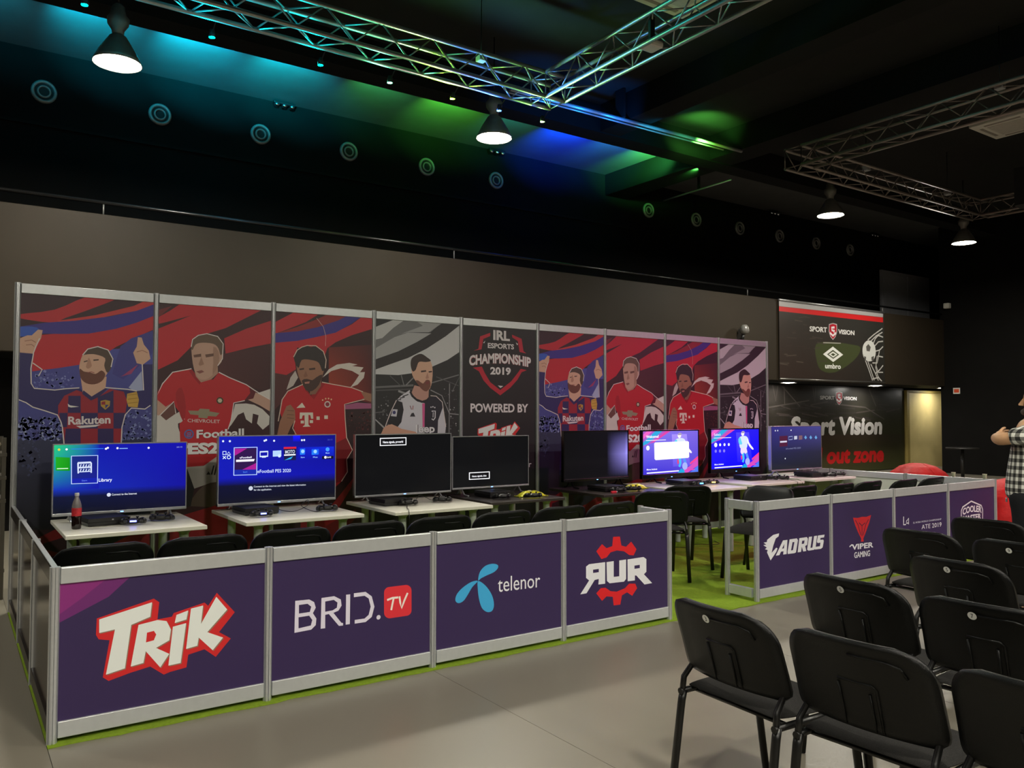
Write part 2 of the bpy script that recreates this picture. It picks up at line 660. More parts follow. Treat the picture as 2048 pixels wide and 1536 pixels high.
# ------------------------------------------------------------------ pendant high-bay lamps
M_BELL = mat('lamp_reflector', (150, 146, 138), .35, .5)
M_BELLIN = mat('lamp_reflector_inside', (240, 238, 230), .3, 0, emit=(1.0, .93, .78), strength=3.0)
M_HOUSE = mat('lamp_housing', (120, 116, 110), .45, .4)
M_LENS = mat('lamp_lens', (255, 250, 235), .4, 0, emit=(1.0, .945, .81), strength=LAMP_POWER)
lp = thing('pendant_lamp', 'x', 'lamp', (0, 0, 0), 0, 'industrial pendant lamps hanging in a row under the roof')
obj('reflector', MB().lathe([(.05, .27), (.075, .25), (.12, .18), (.17, .10), (.205, .03), (.225, -.012), (.232, -.012), (.212, .035), (.177, .108), (.127, .19), (.082, .262), (.05, .285)], 32), M_BELL, lp)
obj('lamp_lens', MB().lathe([(0, .002), (.12, .0), (.205, .004), (.214, .02), (0, .03)], 32), M_LENS, lp)
obj('housing', MB().lathe([(0, .28), (.055, .28), (.06, .33), (.1, .39), (.105, .45), (.075, .49), (.06, .57), (.03, .60), (0, .60)], 20), M_HOUSE, lp)
obj('suspension_cord', MB().tube([(0, 0, .59), (0, 0, CEIL_Z - 5.04)], .008, 6), M_TUBE, lp)
used = []
LZ = 5.04
LAMPS = [(.90, 4.55, 'bright bell-shaped pendant lamp at the upper left corner'),
         (5.23, 4.24, 'bright pendant lamp tinted green, hanging below the truss corner'),
         (12.37, 4.22, 'bright pendant lamp hanging left of the last lamp'),
         (16.70, 4.05, 'bright pendant lamp farthest away at the right end of the row'),
         (-3.45, 4.4, 'bright pendant lamp over the left end of the hall'),
         (-3.45, -4.6, 'bright pendant lamp over the left end of the front aisle'),
         (.90, -4.6, 'bright pendant lamp above the TRIK panel aisle'),
         (5.23, -4.6, 'bright pendant lamp above the booth entrance aisle'),
         (9.6, -4.6, 'bright pendant lamp above the right corner aisle'),
         (-3.45, -8.4, 'added fill pendant lamp behind the seating, left'),  # this rearmost row is unseen, added as fill light
         (.90, -8.4, 'added fill pendant lamp behind the seating, near the barrier corner'),
         (5.23, -8.4, 'added fill pendant lamp behind the seating, above the chair rows'),
         (9.6, -8.4, 'added fill pendant lamp behind the seating, beyond the chair rows'),
         (14.0, -8.4, 'added fill pendant lamp behind the seating, near the end wall')]
for x, y, l in LAMPS:
    place(lp, used, (x, y, LZ), 0, l)

# recessed downlights under the mezzanine
dl = thing('downlight', 'x', 'lamp', (0, 0, 0), 0, 'round downlights under the mezzanine')
obj('trim_ring', MB().lathe([(.15, 0), (.17, -.012), (.19, 0)], 24), M_WHITEPL, dl)
obj('lens', MB().lathe([(0, -.004), (.15, -.004), (.15, .003), (0, .003)], 24), mat('downlight_lens', (255, 255, 250), .4, emit=(1, .96, .88), strength=70.0), dl)
used = []
for x, l in ((15.49, 'white round downlight under mezzanine, left, above the goal banner edge'), (19.03, 'white round downlight under mezzanine, right, beside the football net'), (22.4, 'white round downlight added to brighten the yellow door')):  # the last one is an added lamp to brighten the yellow door
    place(dl, used, (x, 7.45, SOFFIT_Z + .001), 0, l)

# ================================================================== BOOTH PANEL SYSTEM
def post_mesh(h):
    pts = []
    for k in range(8):
        a = 2 * PI * k / 8
        for da, r in ((-.33, .0225), (-.10, .0225), (-.09, .013), (.09, .013), (.10, .0225), (.33, .0225)):
            pts.append((r * math.cos(a + da), r * math.sin(a + da)))
    return MB().prism(pts, .002, h).fix('post', M_POST)


WALL_H, BAR_H = 2.535, .815
POST_TALL, POST_LOW = post_mesh(WALL_H), post_mesh(BAR_H)


def rail_mesh(w, name):
    return MB().box(.0225, w - .0225, -.016, .016, 0, .075, .003).fix(name, M_RAILW)


RAILS = {}


M_RAILD = mat('dark_rail', (48, 42, 40), .25, .5)


def system_panel(name, label, cat, loc, rotz, w, h, board_m, group, left_post, art=None, infill=True, right_post=True, dark=False):
    t = thing(name, label, cat, loc, rotz, group)
    pm = POST_TALL if h > 1.5 else POST_LOW
    if w not in RAILS:
        RAILS[w] = (rail_mesh(w, 'top_rail'), rail_mesh(w, 'bottom_rail'))
    rl = RAILS[w]
    if dark:
        rl = [MB().box(.0225, w - .0225, -.016, .016, 0, .075, .003).fix(q, M_RAILD) for q in ('top_rail', 'bottom_rail')]
        link('edge_strip', MB().box(.0225, w - .0225, -.012, .012, .0755, .079).fix('edge_strip', M_POST), t, (0, 0, h - .08))
    link('top_rail', rl[0], t, (0, 0, h - .08))
    link('bottom_rail', rl[1], t, (0, 0, .028))
    if left_post:
        link('post', pm, t)
    if right_post:
        link('post', pm, t, (w, 0, 0))
    if infill:
        b = obj('infill_board', MB().box(.018, w - .018, -.004, .004, .098, h - .076), board_m, t)
        if art is not None:
            me = art if isinstance(art, bpy.types.Mesh) else art.mesh('print', M_LOGO)
            link('print', me, b, (0, -.0042, 0))
    return t


# ---- logo artwork on the front barrier (Y = 0)
ZT = zoom(0, 980, 2.7625)
ZB = zoom(520, 1000, 2.438)
ZR = zoom(1480, 900, 3.6056)
WHITE = (232, 232, 238)
RED = (214, 42, 44)
BCLIP = (.02, .98, .1, .737)


def bar_art(z, i):
    a = Art(wall_map(z, -.005, i), BCLIP)
    a.poly([(.02, .1), (.98, .1), (.98, .737), (.02, .737)], (56, 41, 84), raw=True)
    return a


TR_RED = [(535, 710), (850, 600), (880, 620), (870, 715), (950, 700), (960, 680), (1130, 622), (1150, 640), (1198, 568), (1297, 675), (1210, 785), (1275, 820), (1192, 922), (1130, 880), (1040, 910), (1030, 980), (940, 1005), (905, 1020), (830, 975), (720, 1010), (600, 1055), (568, 1035), (605, 830), (545, 825), (530, 800)]
TR_T = [(548, 715), (840, 620), (830, 700), (725, 745), (690, 985), (585, 1020), (635, 770), (548, 790)]
TR_R = [(765, 745), (870, 718), (920, 724), (944, 770), (935, 830), (862, 872), (935, 905), (885, 980), (805, 890), (792, 955), (722, 975)]
TR_RH = [(812, 788), (850, 778), (863, 798), (850, 830), (806, 842)]
TR_I1 = [(975, 690), (1040, 665), (1030, 715), (965, 735)]
TR_I2 = [(955, 755), (1028, 735), (998, 955), (930, 970)]
TR_K = [(1055, 655), (1122, 638), (1110, 740), (1195, 590), (1255, 660), (1145, 785), (1232, 815), (1175, 885), (1098, 815), (1090, 860), (1028, 878)]


def trik(A, f=lambda p: p):
    A.poly([f(p) for p in TR_RED], RED)
    for sh in (TR_T, TR_R, TR_I1, TR_I2, TR_K):     # thin olive keyline, then the white letter
        A.poly([f((p[0] + 5, p[1] + 5)) for p in sh], (150, 120, 100))
    A.poly([f(p) for p in TR_RH], RED)
    for sh, h in ((TR_T, None), (TR_R, TR_RH), (TR_I1, None), (TR_I2, None), (TR_K, None)):
        A.poly([f(p) for p in sh], (234, 238, 234), holes=[[f(p) for p in h]] if h else ())


a1 = bar_art(ZT, 0)
a1.poly([(332, 505), (720, 480), (600, 590), (325, 735)], (112, 42, 112))
a1.poly([(332, 505), (600, 482), (450, 600), (325, 690)], (138, 46, 122))
trik(a1)

a2 = bar_art(ZB, 1)
LAV = (228, 222, 238)
a2.poly([(172, 492), (240, 485), (264, 498), (272, 525), (258, 552), (275, 578), (272, 610), (250, 632), (168, 648)], LAV, holes=[[(190, 512), (232, 506), (250, 520), (243, 546), (190, 554)], [(188, 572), (240, 564), (255, 585), (248, 612), (188, 626)]])
a2.poly([(300, 478), (362, 469), (394, 485), (398, 515), (382, 540), (358, 550), (396, 598), (405, 600), (405, 612), (385, 614), (336, 556), (318, 560), (318, 625), (296, 628)], LAV, holes=[[(318, 495), (360, 487), (378, 500), (375, 525), (355, 538), (318, 545)]])
a2.poly([(420, 462), (440, 460), (438, 605), (418, 608)], LAV)
a2.poly([(458, 455), (515, 448), (545, 470), (558, 520), (545, 570), (515, 595), (462, 603), (462, 585), (510, 578), (530, 560), (540, 520), (530, 480), (510, 467), (458, 474)], LAV)
a2.disc((578, 572), .013, LAV)
sq = []
for cx, cy, a0 in ((712, 441, -90), (712, 538, 0), (632, 550, 90), (632, 451, 180)):
    for k in range(6):
        t = math.radians(a0 + 18 * k)
        sq.append((cx + 27 * math.cos(t), cy + 27 * math.sin(t)))
a2.poly(sq, (226, 52, 62))
a2.line([(620, 488), (645, 478), (674, 475)], .012, (245, 236, 226))
a2.line([(652, 478), (645, 510), (640, 537)], .012, (245, 236, 226))
a2.line([(680, 470), (684, 500), (690, 528), (704, 490), (720, 453)], .012, (245, 236, 226))

a3 = bar_art(ZB, 2)
TEL = (66, 172, 226)
a3.poly([(1064, 392), (1072, 352), (1098, 322), (1132, 311), (1158, 316), (1160, 332), (1140, 352), (1105, 368), (1078, 382)], TEL, 4)
a3.poly([(1062, 395), (1030, 400), (988, 428), (960, 460), (953, 490), (968, 503), (992, 492), (1012, 464), (1035, 425)], TEL, 4)
a3.poly([(1064, 395), (1100, 418), (1130, 462), (1141, 508), (1132, 540), (1107, 546), (1082, 526), (1068, 482), (1062, 432)], TEL, 4)
a3.text('telenor', (1160, 449), (1366, 424), (1160, 377), (238, 238, 245), .0)

a4 = bar_art(ZB, 3)
GR = (222, 36, 42)
a4.poly([(1640, 250), (1668, 215), (1690, 235), (1718, 225), (1722, 180), (1755, 178), (1762, 222), (1785, 228), (1810, 203), (1836, 240), (1822, 270), (1800, 268), (1775, 250), (1740, 246), (1710, 255), (1690, 280), (1665, 288)], GR)
a4.poly([(1640, 455), (1662, 430), (1685, 428), (1710, 445), (1740, 447), (1780, 430), (1800, 408), (1830, 408), (1839, 430), (1815, 467), (1790, 450), (1765, 465), (1757, 510), (1725, 514), (1720, 472), (1690, 470), (1668, 492)], GR)
a4.poly([(1590, 325), (1605, 313), (1683, 303), (1683, 408), (1650, 412), (1652, 385), (1632, 390), (1592, 455), (1562, 460), (1605, 392), (1590, 380)], WHITE, holes=[[(1624, 340), (1652, 336), (1652, 352), (1624, 356)]])
a4.poly([(1690, 303), (1725, 298), (1725, 375), (1752, 372), (1752, 295), (1785, 290), (1785, 385), (1775, 398), (1705, 406), (1692, 395)], WHITE)
a4.poly([(1792, 290), (1870, 278), (1884, 288), (1884, 350), (1872, 362), (1912, 405), (1875, 412), (1835, 368), (1828, 368), (1828, 392), (1793, 396)], WHITE, holes=[[(1826, 320), (1852, 316), (1852, 332), (1826, 336)]])

a5 = bar_art(ZR, 5)
a5.poly([(196, 648), (240, 612), (282, 601), (279, 622), (258, 638), (240, 690), (228, 742), (262, 704), (271, 710), (262, 735), (221, 796), (195, 738), (200, 722), (180, 715), (194, 704), (168, 686), (190, 682), (170, 668), (194, 664)], WHITE)
a5.poly([(258, 762), (310, 652), (342, 648), (336, 750), (312, 754), (314, 730), (296, 733), (284, 758)], WHITE, holes=[[(303, 712), (320, 676), (317, 709)]])
a5.poly([(358, 645), (410, 637), (418, 650), (404, 738), (392, 744), (345, 750), (343, 735)], WHITE, holes=[[(379, 665), (393, 663), (382, 722), (368, 725)]])
a5.poly([(428, 636), (482, 628), (490, 640), (484, 684), (470, 692), (478, 728), (456, 732), (446, 697), (440, 735), (416, 738)], WHITE, holes=[[(448, 655), (466, 652), (462, 675), (445, 678)]])
a5.poly([(497, 627), (520, 624), (508, 706), (522, 704), (534, 621), (556, 618), (544, 712), (532, 720), (494, 726), (484, 718)], WHITE)
a5.poly([(562, 617), (610, 610), (606, 630), (580, 634), (578, 648), (600, 646), (604, 656), (596, 702), (584, 712), (540, 718), (546, 698), (576, 694), (580, 668), (560, 671), (554, 662)], WHITE)

a6 = bar_art(ZR, 6)
VR = (204, 40, 48)
a6.poly([(815, 488), (850, 490), (880, 482), (912, 482), (946, 469), (930, 530), (905, 600), (889, 640), (893, 660), (872, 661), (875, 640), (850, 590), (830, 540)], VR)
for ln in (((832, 505), (852, 540), (872, 615)), ((928, 500), (908, 535), (888, 615)), ((858, 525), (880, 545), (902, 525)), ((880, 545), (880, 620))):
    a6.line(ln, .008, (45, 30, 60))
a6.text('VIPER', (806, 720), (962, 700), (806, 682), WHITE, .03)
a6.line([(790, 698), (806, 684), (820, 690)], .012, WHITE)
a6.text('GAMING', (824, 779), (938, 763), (824, 738), WHITE, .02)

a7 = bar_art(ZR, 7)
a7.line([(1180, 480), (1180, 540), (1196, 537)], .012, WHITE)
a7.line([(1216, 536), (1216, 492), (1200, 515), (1200, 528), (1216, 526)], .010, WHITE)
a7.text('EL MOBA WORLD CHAMPIONSHIP', (1250, 531), (1452, 504), (1250, 519), (200, 200, 215), .01)
a7.text('ATE 2019', (1310, 571), (1453, 551), (1310, 540), WHITE, .0)

a8 = bar_art(ZR, 8)
HEX = [(1596, 440), (1606, 412), (1668, 369), (1740, 400), (1750, 428), (1750, 500), (1735, 525), (1672, 560), (1608, 535), (1596, 505)]
a8.line(HEX, .014, (236, 228, 234), closed=True)
a8.text('COOLER', (1606, 470), (1742, 452), (1606, 425), (236, 228, 234), .03, arch=.35)
a8.text('MASTER', (1610, 515), (1738, 495), (1610, 476), (236, 228, 234), .03)

BG = 'aluminium framed barrier panels around the gaming booth'
FR = [(0, a1, 'purple barrier panel with the white and red TRIK logo, at the front left corner'),
      (1, a2, 'purple barrier panel with white BRID lettering and a red TV square'),
      (2, a3, 'purple barrier panel with blue three-petal propeller and the word telenor'),
      (3, a4, 'purple barrier panel with RUR letters over a split red gear'),
      (5, a5, 'purple barrier panel with white eagle head and AORUS lettering'),
      (6, a6, 'purple barrier panel with red snake head over VIPER GAMING'),
      (7, a7, 'purple barrier panel reading 2019, between the snake and COOLER panels'),
      (8, a8, 'maroon-tinted barrier panel with white hexagon badge reading COOLER, at the right corner')]
for i, art, lab in FR:
    system_panel('barrier_panel', lab, 'barrier', (i, 0, 0), 0, 1.0, BAR_H, M_BOARDBACK, BG, i in (0, 5), art)
# left side (glossy dark faces outwards), right side (pale faces inwards)
SL = ['front', 'middle', 'rear']
for k in range(3):
    system_panel('barrier_panel', 'glossy dark barrier panel on the left side of the booth, %s one' % SL[k], 'barrier', (0, k + 1, 0), -PI / 2, 1.0, BAR_H, M_DARKBOARD, BG, k < 2, None, right_post=False, dark=True)
for k in range(3):
    system_panel('barrier_panel', 'pale low barrier panel on the right side of the booth, %s one' % SL[k], 'barrier', (9, k + 1, 0), -PI / 2, 1.0, BAR_H, M_BOARDBACK, BG, k < 2, None, right_post=False)
# open return frames at the entrance
system_panel('return_frame', 'short open aluminium return frame at the booth entrance beside the AORUS panel', 'frame', (5, .02, 0), PI / 2, .28, BAR_H, M_BOARDBACK, BG, False, None, False)
system_panel('return_frame', 'short open aluminium return frame behind the RUR panel', 'frame', (4, .02, 0), PI / 2, .28, BAR_H, M_BOARDBACK, BG, False, None, False)

# green carpet with a slightly wavy, trimmed edge
M_CARPET = mat('lime_green_carpet', (138, 166, 50), .95, 0, .1, .10, 60, .6, 500)
edge = []
n = 120
for k in range(n + 1):
    edge.append((-.02 + 9.05 * k / n, -.05 + .02 * noise.noise(Vector((k * .35, 0, 3))) + .012 * noise.noise(Vector((k * 1.1, 4, 3)))))
edge += [(9.03, 3.05), (-.02, 3.05)]
carpet = obj('carpet', MB().prism(edge, .0005, .007), M_CARPET)
tag(carpet, 'lime green carpet covering the booth floor, its edge showing under the barriers', 'carpet')

# ================================================================== POSTERS ON THE BACK WALL (Y = 3)
Z1 = zoom(0, 540, 3.657)
Z1b = zoom(300, 560, 3.073)
Z1c = zoom(0, 540, 2.743)
Z2 = zoom(540, 580, 3.657)
Z2b = zoom(540, 590, 3.268)
Z4 = zoom(740, 610, 5.295)
Z5 = zoom(900, 600, 5.485)
PCLIP = (.02, .98, .1, 2.457)
PY = 2.995


def poster(z, i, bg):
    a = Art(wall_map(z, PY, i), PCLIP)
    a.poly([(.02, .1), (.98, .1), (.98, 2.457), (.02, 2.457)], bg, raw=True)
    return a


PR, PR2, PB = (196, 34, 48), (206, 58, 58), (58, 44, 142)
SKIN, SKIN2, SKIN3 = (216, 172, 148), (196, 156, 138), (160, 112, 88)
OUT = (226, 216, 214)


def speck(A, box, n, cols, size, seed):
    r = random.Random(seed)
    x0, x1, y0, y1 = box
    d = -(A._layer([A.m(x0, y0), A.m(x1, y1), A.m(x0, y1), A.m(x1, y0)]) + 1) * A.EPS
    for k in range(n):
        x, y = r.uniform(x0, x1), r.uniform(y0, y1)
        C = A.m(x, y)
        s = size * r.uniform(.5, 1.4)
        q = [(C[0] + s * math.cos(t + r.uniform(-.4, .4)), C[1] + s * math.sin(t + r.uniform(-.4, .4))) for t in (0, 1.57, 3.14, 4.71)]
        q = clip_poly(q, A.clip)
        if len(q) > 2:
            lc = lin(r.choice(cols))
            o = len(A.v)
            A.v += [(p[0], d, p[1]) for p in q]
            A.f.append(tuple(range(o, o + len(q))))
            A.c.append([lc] * len(q))


# ---- poster 1: striped shirt, both arms raised
p1 = poster(Z1, 0, (54, 24, 36))
p1.grad([(120, 620), (1140, 560), (1140, 1300), (120, 1300)], [(70, 70, 150), (80, 84, 170), (58, 58, 120), (66, 70, 140)])
p1.grad([(120, 1225), (1140, 1225), (1140, 1900), (120, 1900)], [(48, 52, 84), (40, 44, 80), (22, 22, 34), (24, 22, 34)])
p1.poly([(130, 325), (400, 290), (640, 195), (860, 200), (700, 272), (480, 350), (380, 385), (130, 350)], PR, 3)
p1.poly([(700, 330), (980, 262), (1140, 190), (1140, 255), (1000, 298), (760, 345), (430, 385), (420, 372)], PR2)
p1.poly([(240, 480), (450, 462), (650, 460), (850, 422), (1000, 380), (1140, 325), (1140, 428), (1000, 490), (850, 562), (790, 600), (600, 690), (420, 718), (300, 732), (236, 742), (234, 650)], PR)
p1.poly([(120, 418), (330, 385), (560, 370), (800, 340), (1000, 298), (1140, 246), (1140, 330), (1000, 385), (850, 430), (650, 465), (450, 468), (300, 465), (120, 486)], PB)
p1.poly([(120, 425), (190, 412), (270, 420), (290, 450), (230, 478), (120, 486)], (52, 92, 196), 2)
p1.poly([(880, 560), (960, 500), (1125, 440), (1125, 600), (1000, 720), (900, 800), (820, 760)], (66, 62, 142))
p1.poly([(900, 770), (1010, 690), (960, 760), (880, 780)], (160, 60, 110))
p1.poly([(940, 860), (1035, 740), (1045, 880), (990, 890)], (170, 178, 214))
speck(p1, (250, 560, 740, 860), 60, [(110, 120, 190), (90, 90, 170), (130, 136, 200)], .010, 1)
speck(p1, (130, 450, 1080, 1240), 260, [(120, 130, 190), (86, 92, 160), (160, 170, 215), (60, 60, 120)], .012, 2)
speck(p1, (900, 1125, 1030, 1240), 120, [(100, 110, 176), (70, 72, 140), (130, 140, 196)], .012, 3)
speck(p1, (130, 300, 1240, 1500), 60, [(60, 66, 104), (38, 40, 70)], .012, 4)
BODY1 = [(120, 595), (245, 610), (226, 720), (228, 830), (250, 865), (400, 878), (580, 862), (620, 900), (720, 930), (800, 872), (1000, 885), (1050, 880), (1040, 690), (1135, 690), (1135, 990), (1060, 1015), (960, 1010), (915, 1060), (890, 1150), (885, 1320), (960, 1700), (430, 1700), (470, 1320), (455, 1150), (420, 1060), (240, 1000), (120, 945)]
p1.poly(BODY1, (44, 36, 98))
p1.poly([(560, 878), (470, 920), (425, 990), (425, 1060), (458, 1150), (470, 1290), (885, 1290), (890, 1150), (915, 1060), (930, 960), (905, 890), (800, 868), (720, 930), (620, 900)], (158, 32, 52))
NV = (46, 34, 92)
for q in ([(500, 920), (590, 920), (590, 1045), (495, 1045)], [(715, 930), (830, 880), (830, 1045), (715, 1045)], [(430, 1045), (495, 1045), (490, 1150), (458, 1150)], [(590, 1045), (715, 1045), (715, 1160), (590, 1160)], [(830, 1045), (915, 1045), (888, 1160), (830, 1160)], [(480, 1160), (590, 1160), (590, 1290), (470, 1290)], [(715, 1160), (830, 1160), (830, 1290), (715, 1290)]):
    p1.poly(q, NV)
p1.poly([(590, 790), (780, 780), (772, 860), (722, 905), (662, 938), (605, 895)], SKIN)
p1.poly([(610, 880), (670, 925), (760, 870), (790, 862), (730, 925), (665, 955), (600, 905)], NV)
p1.poly([(602, 625), (640, 582), (700, 565), (760, 575), (802, 612), (815, 680), (790, 745), (755, 795), (700, 822), (625, 805), (588, 752), (580, 700)], SKIN, 3)
p1.poly([(606, 620), (645, 578), (715, 563), (785, 588), (822, 650), (815, 710), (785, 752), (762, 700), (768, 645), (700, 618), (645, 616)], (84, 66, 56), 3)
p1.poly([(583, 722), (612, 742), (655, 748), (700, 760), (742, 735), (770, 765), (745, 812), (690, 836), (630, 828), (590, 788)], (112, 66, 52), 3)
p1.poly([(650, 640), (672, 700), (645, 722), (628, 708), (640, 670)], (186, 138, 116), 2)
for q in ([(612, 668), (640, 660), (640, 668), (614, 676)], [(682, 655), (722, 652), (722, 661), (684, 665)]):
    p1.poly(q, (70, 48, 42))
p1.line([(640, 750), (668, 745), (690, 752)], .006, (150, 80, 74))
p1.poly([(130, 505), (200, 478), (232, 478), (278, 436), (312, 440), (300, 500), (262, 560), (240, 612), (130, 602)], SKIN)
p1.line([(180, 520), (230, 512), (262, 530)], .006, (168, 116, 98))
p1.line([(190, 548), (232, 545), (250, 560)], .006, (168, 116, 98))
p1.poly([(1008, 492), (1036, 494), (1052, 545), (1088, 590), (1100, 650), (1045, 692), (1000, 682), (974, 605), (1000, 560)], SKIN)
p1.line([(1000, 600), (1040, 588), (1080, 606)], .006, (168, 116, 98))
p1.poly([(930, 905), (1000, 890), (1016, 950), (1006, 1006), (938, 1000), (925, 950)], (206, 164, 72))
for y in (915, 945, 975):
    p1.line([(935, y), (1008, y - 8)], .006, (170, 130, 50))
for ln in ([(245, 610), (226, 720), (228, 830), (250, 865), (400, 878), (480, 868), (580, 862)], [(120, 948), (190, 970), (240, 1003), (330, 1030), (420, 1060), (445, 1110), (456, 1150), (470, 1290)], [(885, 1290), (892, 1150), (915, 1060), (960, 1010), (1060, 1017), (1100, 990)], [(1050, 880), (1040, 690)], [(290, 500), (262, 560), (242, 612)], [(240, 680), (308, 728), (282, 776)], [(604, 622), (642, 578), (715, 560), (790, 585), (825, 650), (812, 710)], [(770, 860), (930, 872), (1000, 885)]):
    p1.line(ln, .008, OUT)
p1.poly([(495, 978), (512, 990), (578, 1000), (520, 1006), (500, 1000)], (236, 230, 226))
p1.poly([(735, 958), (770, 950), (805, 958), (802, 995), (770, 1022), (738, 995)], (190, 150, 60))
p1.poly([(742, 965), (770, 960), (770, 985), (742, 985)], (150, 30, 50))
p1.poly([(770, 986), (796, 986), (770, 1014)], (40, 50, 130))
p1.text('Rakuten', (498, 1130), (808, 1120), (498, 1072), (228, 218, 220), .03)
p1.poly([(556, 1140), (740, 1130), (700, 1146), (585, 1156)], (228, 218, 220))
p1.m = wall_map(Z1c, PY, 0)
p1.poly([(200, 1475), (380, 1385), (420, 1445), (240, 1500), (230, 1530), (360, 1560), (100, 1600)], (140, 26, 36))
p1.poly([(480, 1560), (740, 1440), (900, 1440), (900, 1900), (420, 1900)], (150, 26, 38))
p1.poly([(480, 1430), (760, 1430), (620, 1500), (500, 1520)], (40, 40, 58))

# ---- poster 2: plain red shirt, running
p2 = poster(Z1, 1, (60, 28, 34))
p2.poly([(1330, 240), (1960, 270), (1830, 335), (1650, 425), (1500, 470), (1400, 560), (1300, 660), (1130, 742), (1130, 440), (1250, 392), (1400, 332), (1200, 385), (1130, 400), (1130, 360), (1240, 300)], PR)
p2.poly([(1640, 500), (1800, 430), (2000, 365), (2000, 535), (1850, 562), (1650, 612)], (188, 38, 50))
p2.poly([(1130, 300), (1260, 262), (1180, 330), (1130, 345)], (120, 36, 42))
p2.grad([(1600, 620), (2000, 545), (2000, 900), (1600, 800)], [(78, 34, 40), (70, 30, 36), (64, 30, 34), (84, 40, 42)], 4)
WS = (214, 208, 202)
p2.poly([(1130, 960), (1180, 1010), (1240, 1062), (1290, 1050), (1330, 1030), (1380, 1060), (1352, 1108), (1302, 1122), (1312, 1180), (1332, 1250), (1130, 1260)], WS, 2)
p2.poly([(1720, 980), (1800, 976), (1860, 986), (1920, 1018), (1972, 1070), (1968, 1130), (1922, 1168), (1880, 1122), (1892, 1062), (1850, 1050), (1842, 1122), (1800, 1092), (1782, 1040), (1740, 1060), (1692, 1132), (1676, 1150)], WS)
p2.poly([(1870, 905), (1990, 865), (1990, 1030), (1940, 990)], WS)
p2.poly([(1130, 930), (1212, 985), (1272, 968), (1168, 1064), (1130, 1060)], SKIN2)
p2.poly([(1265, 960), (1282, 1000), (1286, 1050), (1215, 1100), (1170, 1060)], (110, 70, 64))
p2.poly([(1858, 888), (2000, 965), (2000, 1050), (1900, 990), (1815, 950)], SKIN2)
SHIRT2 = [(1140, 915), (1188, 832), (1262, 750), (1400, 722), (1430, 760), (1470, 812), (1560, 800), (1600, 748), (1680, 788), (1800, 838), (1862, 880), (1850, 930), (1790, 955), (1710, 972), (1690, 1100), (1668, 1165), (1682, 1280), (1790, 1340), (1790, 1420), (1330, 1420), (1320, 1300), (1312, 1125), (1352, 1090), (1282, 1000), (1272, 962), (1212, 1000), (1140, 940)]
p2.poly(SHIRT2, (192, 34, 44))
p2.poly([(1400, 722), (1430, 760), (1470, 812), (1460, 840), (1410, 780), (1380, 735)], (160, 24, 36))
p2.poly([(1330, 860), (1360, 1000), (1340, 1110), (1300, 1000), (1285, 900)], (170, 28, 38), 2)
p2.poly([(1822, 846), (1872, 888), (1852, 940), (1786, 955), (1830, 900)], (96, 22, 34))
p2.poly([(1418, 715), (1592, 690), (1594, 755), (1545, 800), (1470, 822), (1432, 778)], (180, 140, 122))
p2.poly([(1400, 552), (1404, 640), (1420, 730), (1450, 790), (1500, 802), (1552, 770), (1592, 702), (1620, 672), (1626, 602), (1600, 540), (1500, 512), (1420, 522)], SKIN2, 2)
p2.poly([(1398, 562), (1408, 508), (1450, 478), (1512, 466), (1592, 486), (1632, 540), (1628, 602), (1612, 622), (1596, 572), (1560, 540), (1480, 532), (1430, 545), (1408, 585)], (104, 82, 66), 3)
p2.poly([(1560, 560), (1600, 600), (1598, 690), (1555, 765), (1560, 680)], (170, 130, 112), 2)
for q in ([(1414, 622), (1470, 612), (1472, 634), (1420, 640)], [(1500, 618), (1562, 610), (1562, 630), (1506, 640)]):
    p2.poly(q, (112, 78, 66))
p2.poly([(1472, 635), (1492, 690), (1462, 702), (1452, 690)], (166, 124, 106))
p2.poly([(1434, 742), (1476, 732), (1494, 745), (1460, 758)], (140, 84, 78))
p2.line([(1400, 722), (1262, 748), (1188, 832), (1142, 915)], .008, OUT)
p2.line([(1600, 748), (1680, 788), (1800, 838), (1862, 880), (1990, 950)], .008, OUT)
p2.line([(1398, 562), (1408, 508), (1450, 478), (1512, 466), (1592, 486), (1632, 540), (1626, 650), (1592, 700)], .008, OUT)
p2.line([(1790, 955), (1710, 972), (1690, 1100), (1668, 1165)], .008, OUT)
p2.line([(1168, 1064), (1272, 962), (1286, 1050)], .008, OUT)
p2.disc((1608, 955), .030, (70, 62, 40))
p2.disc((1608, 955), .020, (206, 196, 170), 6)
p2.poly([(1375, 1028), (1450, 1030), (1462, 1014), (1532, 1018), (1532, 1034), (1606, 1046), (1580, 1072), (1522, 1068), (1515, 1086), (1450, 1080), (1452, 1062), (1392, 1056)], (150, 142, 116))
p2.text('CHEVROLET', (1372, 1112), (1608, 1120), (1372, 1088), (216, 200, 198), .01)
p2.disc((1382, 1200), .040, (70, 110, 180))
p2.disc((1382, 1200), .029, (178, 34, 52))
p2.line([(1366, 1194), (1396, 1190), (1396, 1202), (1368, 1206), (1370, 1218), (1396, 1214)], .008, (90, 130, 200))
p2.text('Football', (1437, 1229), (1784, 1216), (1437, 1170), (238, 236, 236), .03, outline=(40, 24, 28), ow=.02)
p2.text('PES2020', (1290, 1346), (1830, 1330), (1290, 1268), (238, 236, 236), .05, outline=(30, 20, 22), ow=.02)
p2.m = wall_map(Z1b, PY, 1)
p2.poly([(30, 1085), (420, 1085), (330, 1140), (240, 1150), (30, 1120)], (178, 28, 36))
p2.poly([(225, 1150), (330, 1142), (410, 1085), (560, 1100), (560, 1230), (420, 1240), (330, 1262), (272, 1282)], (176, 170, 164))
p2.line([(392, 1140), (378, 1196)], .012, (40, 36, 36))
p2.line([(412, 1130), (396, 1198)], .012, (40, 36, 36))
p2.poly([(345, 1196), (360, 1176), (372, 1196)], (44, 40, 40))
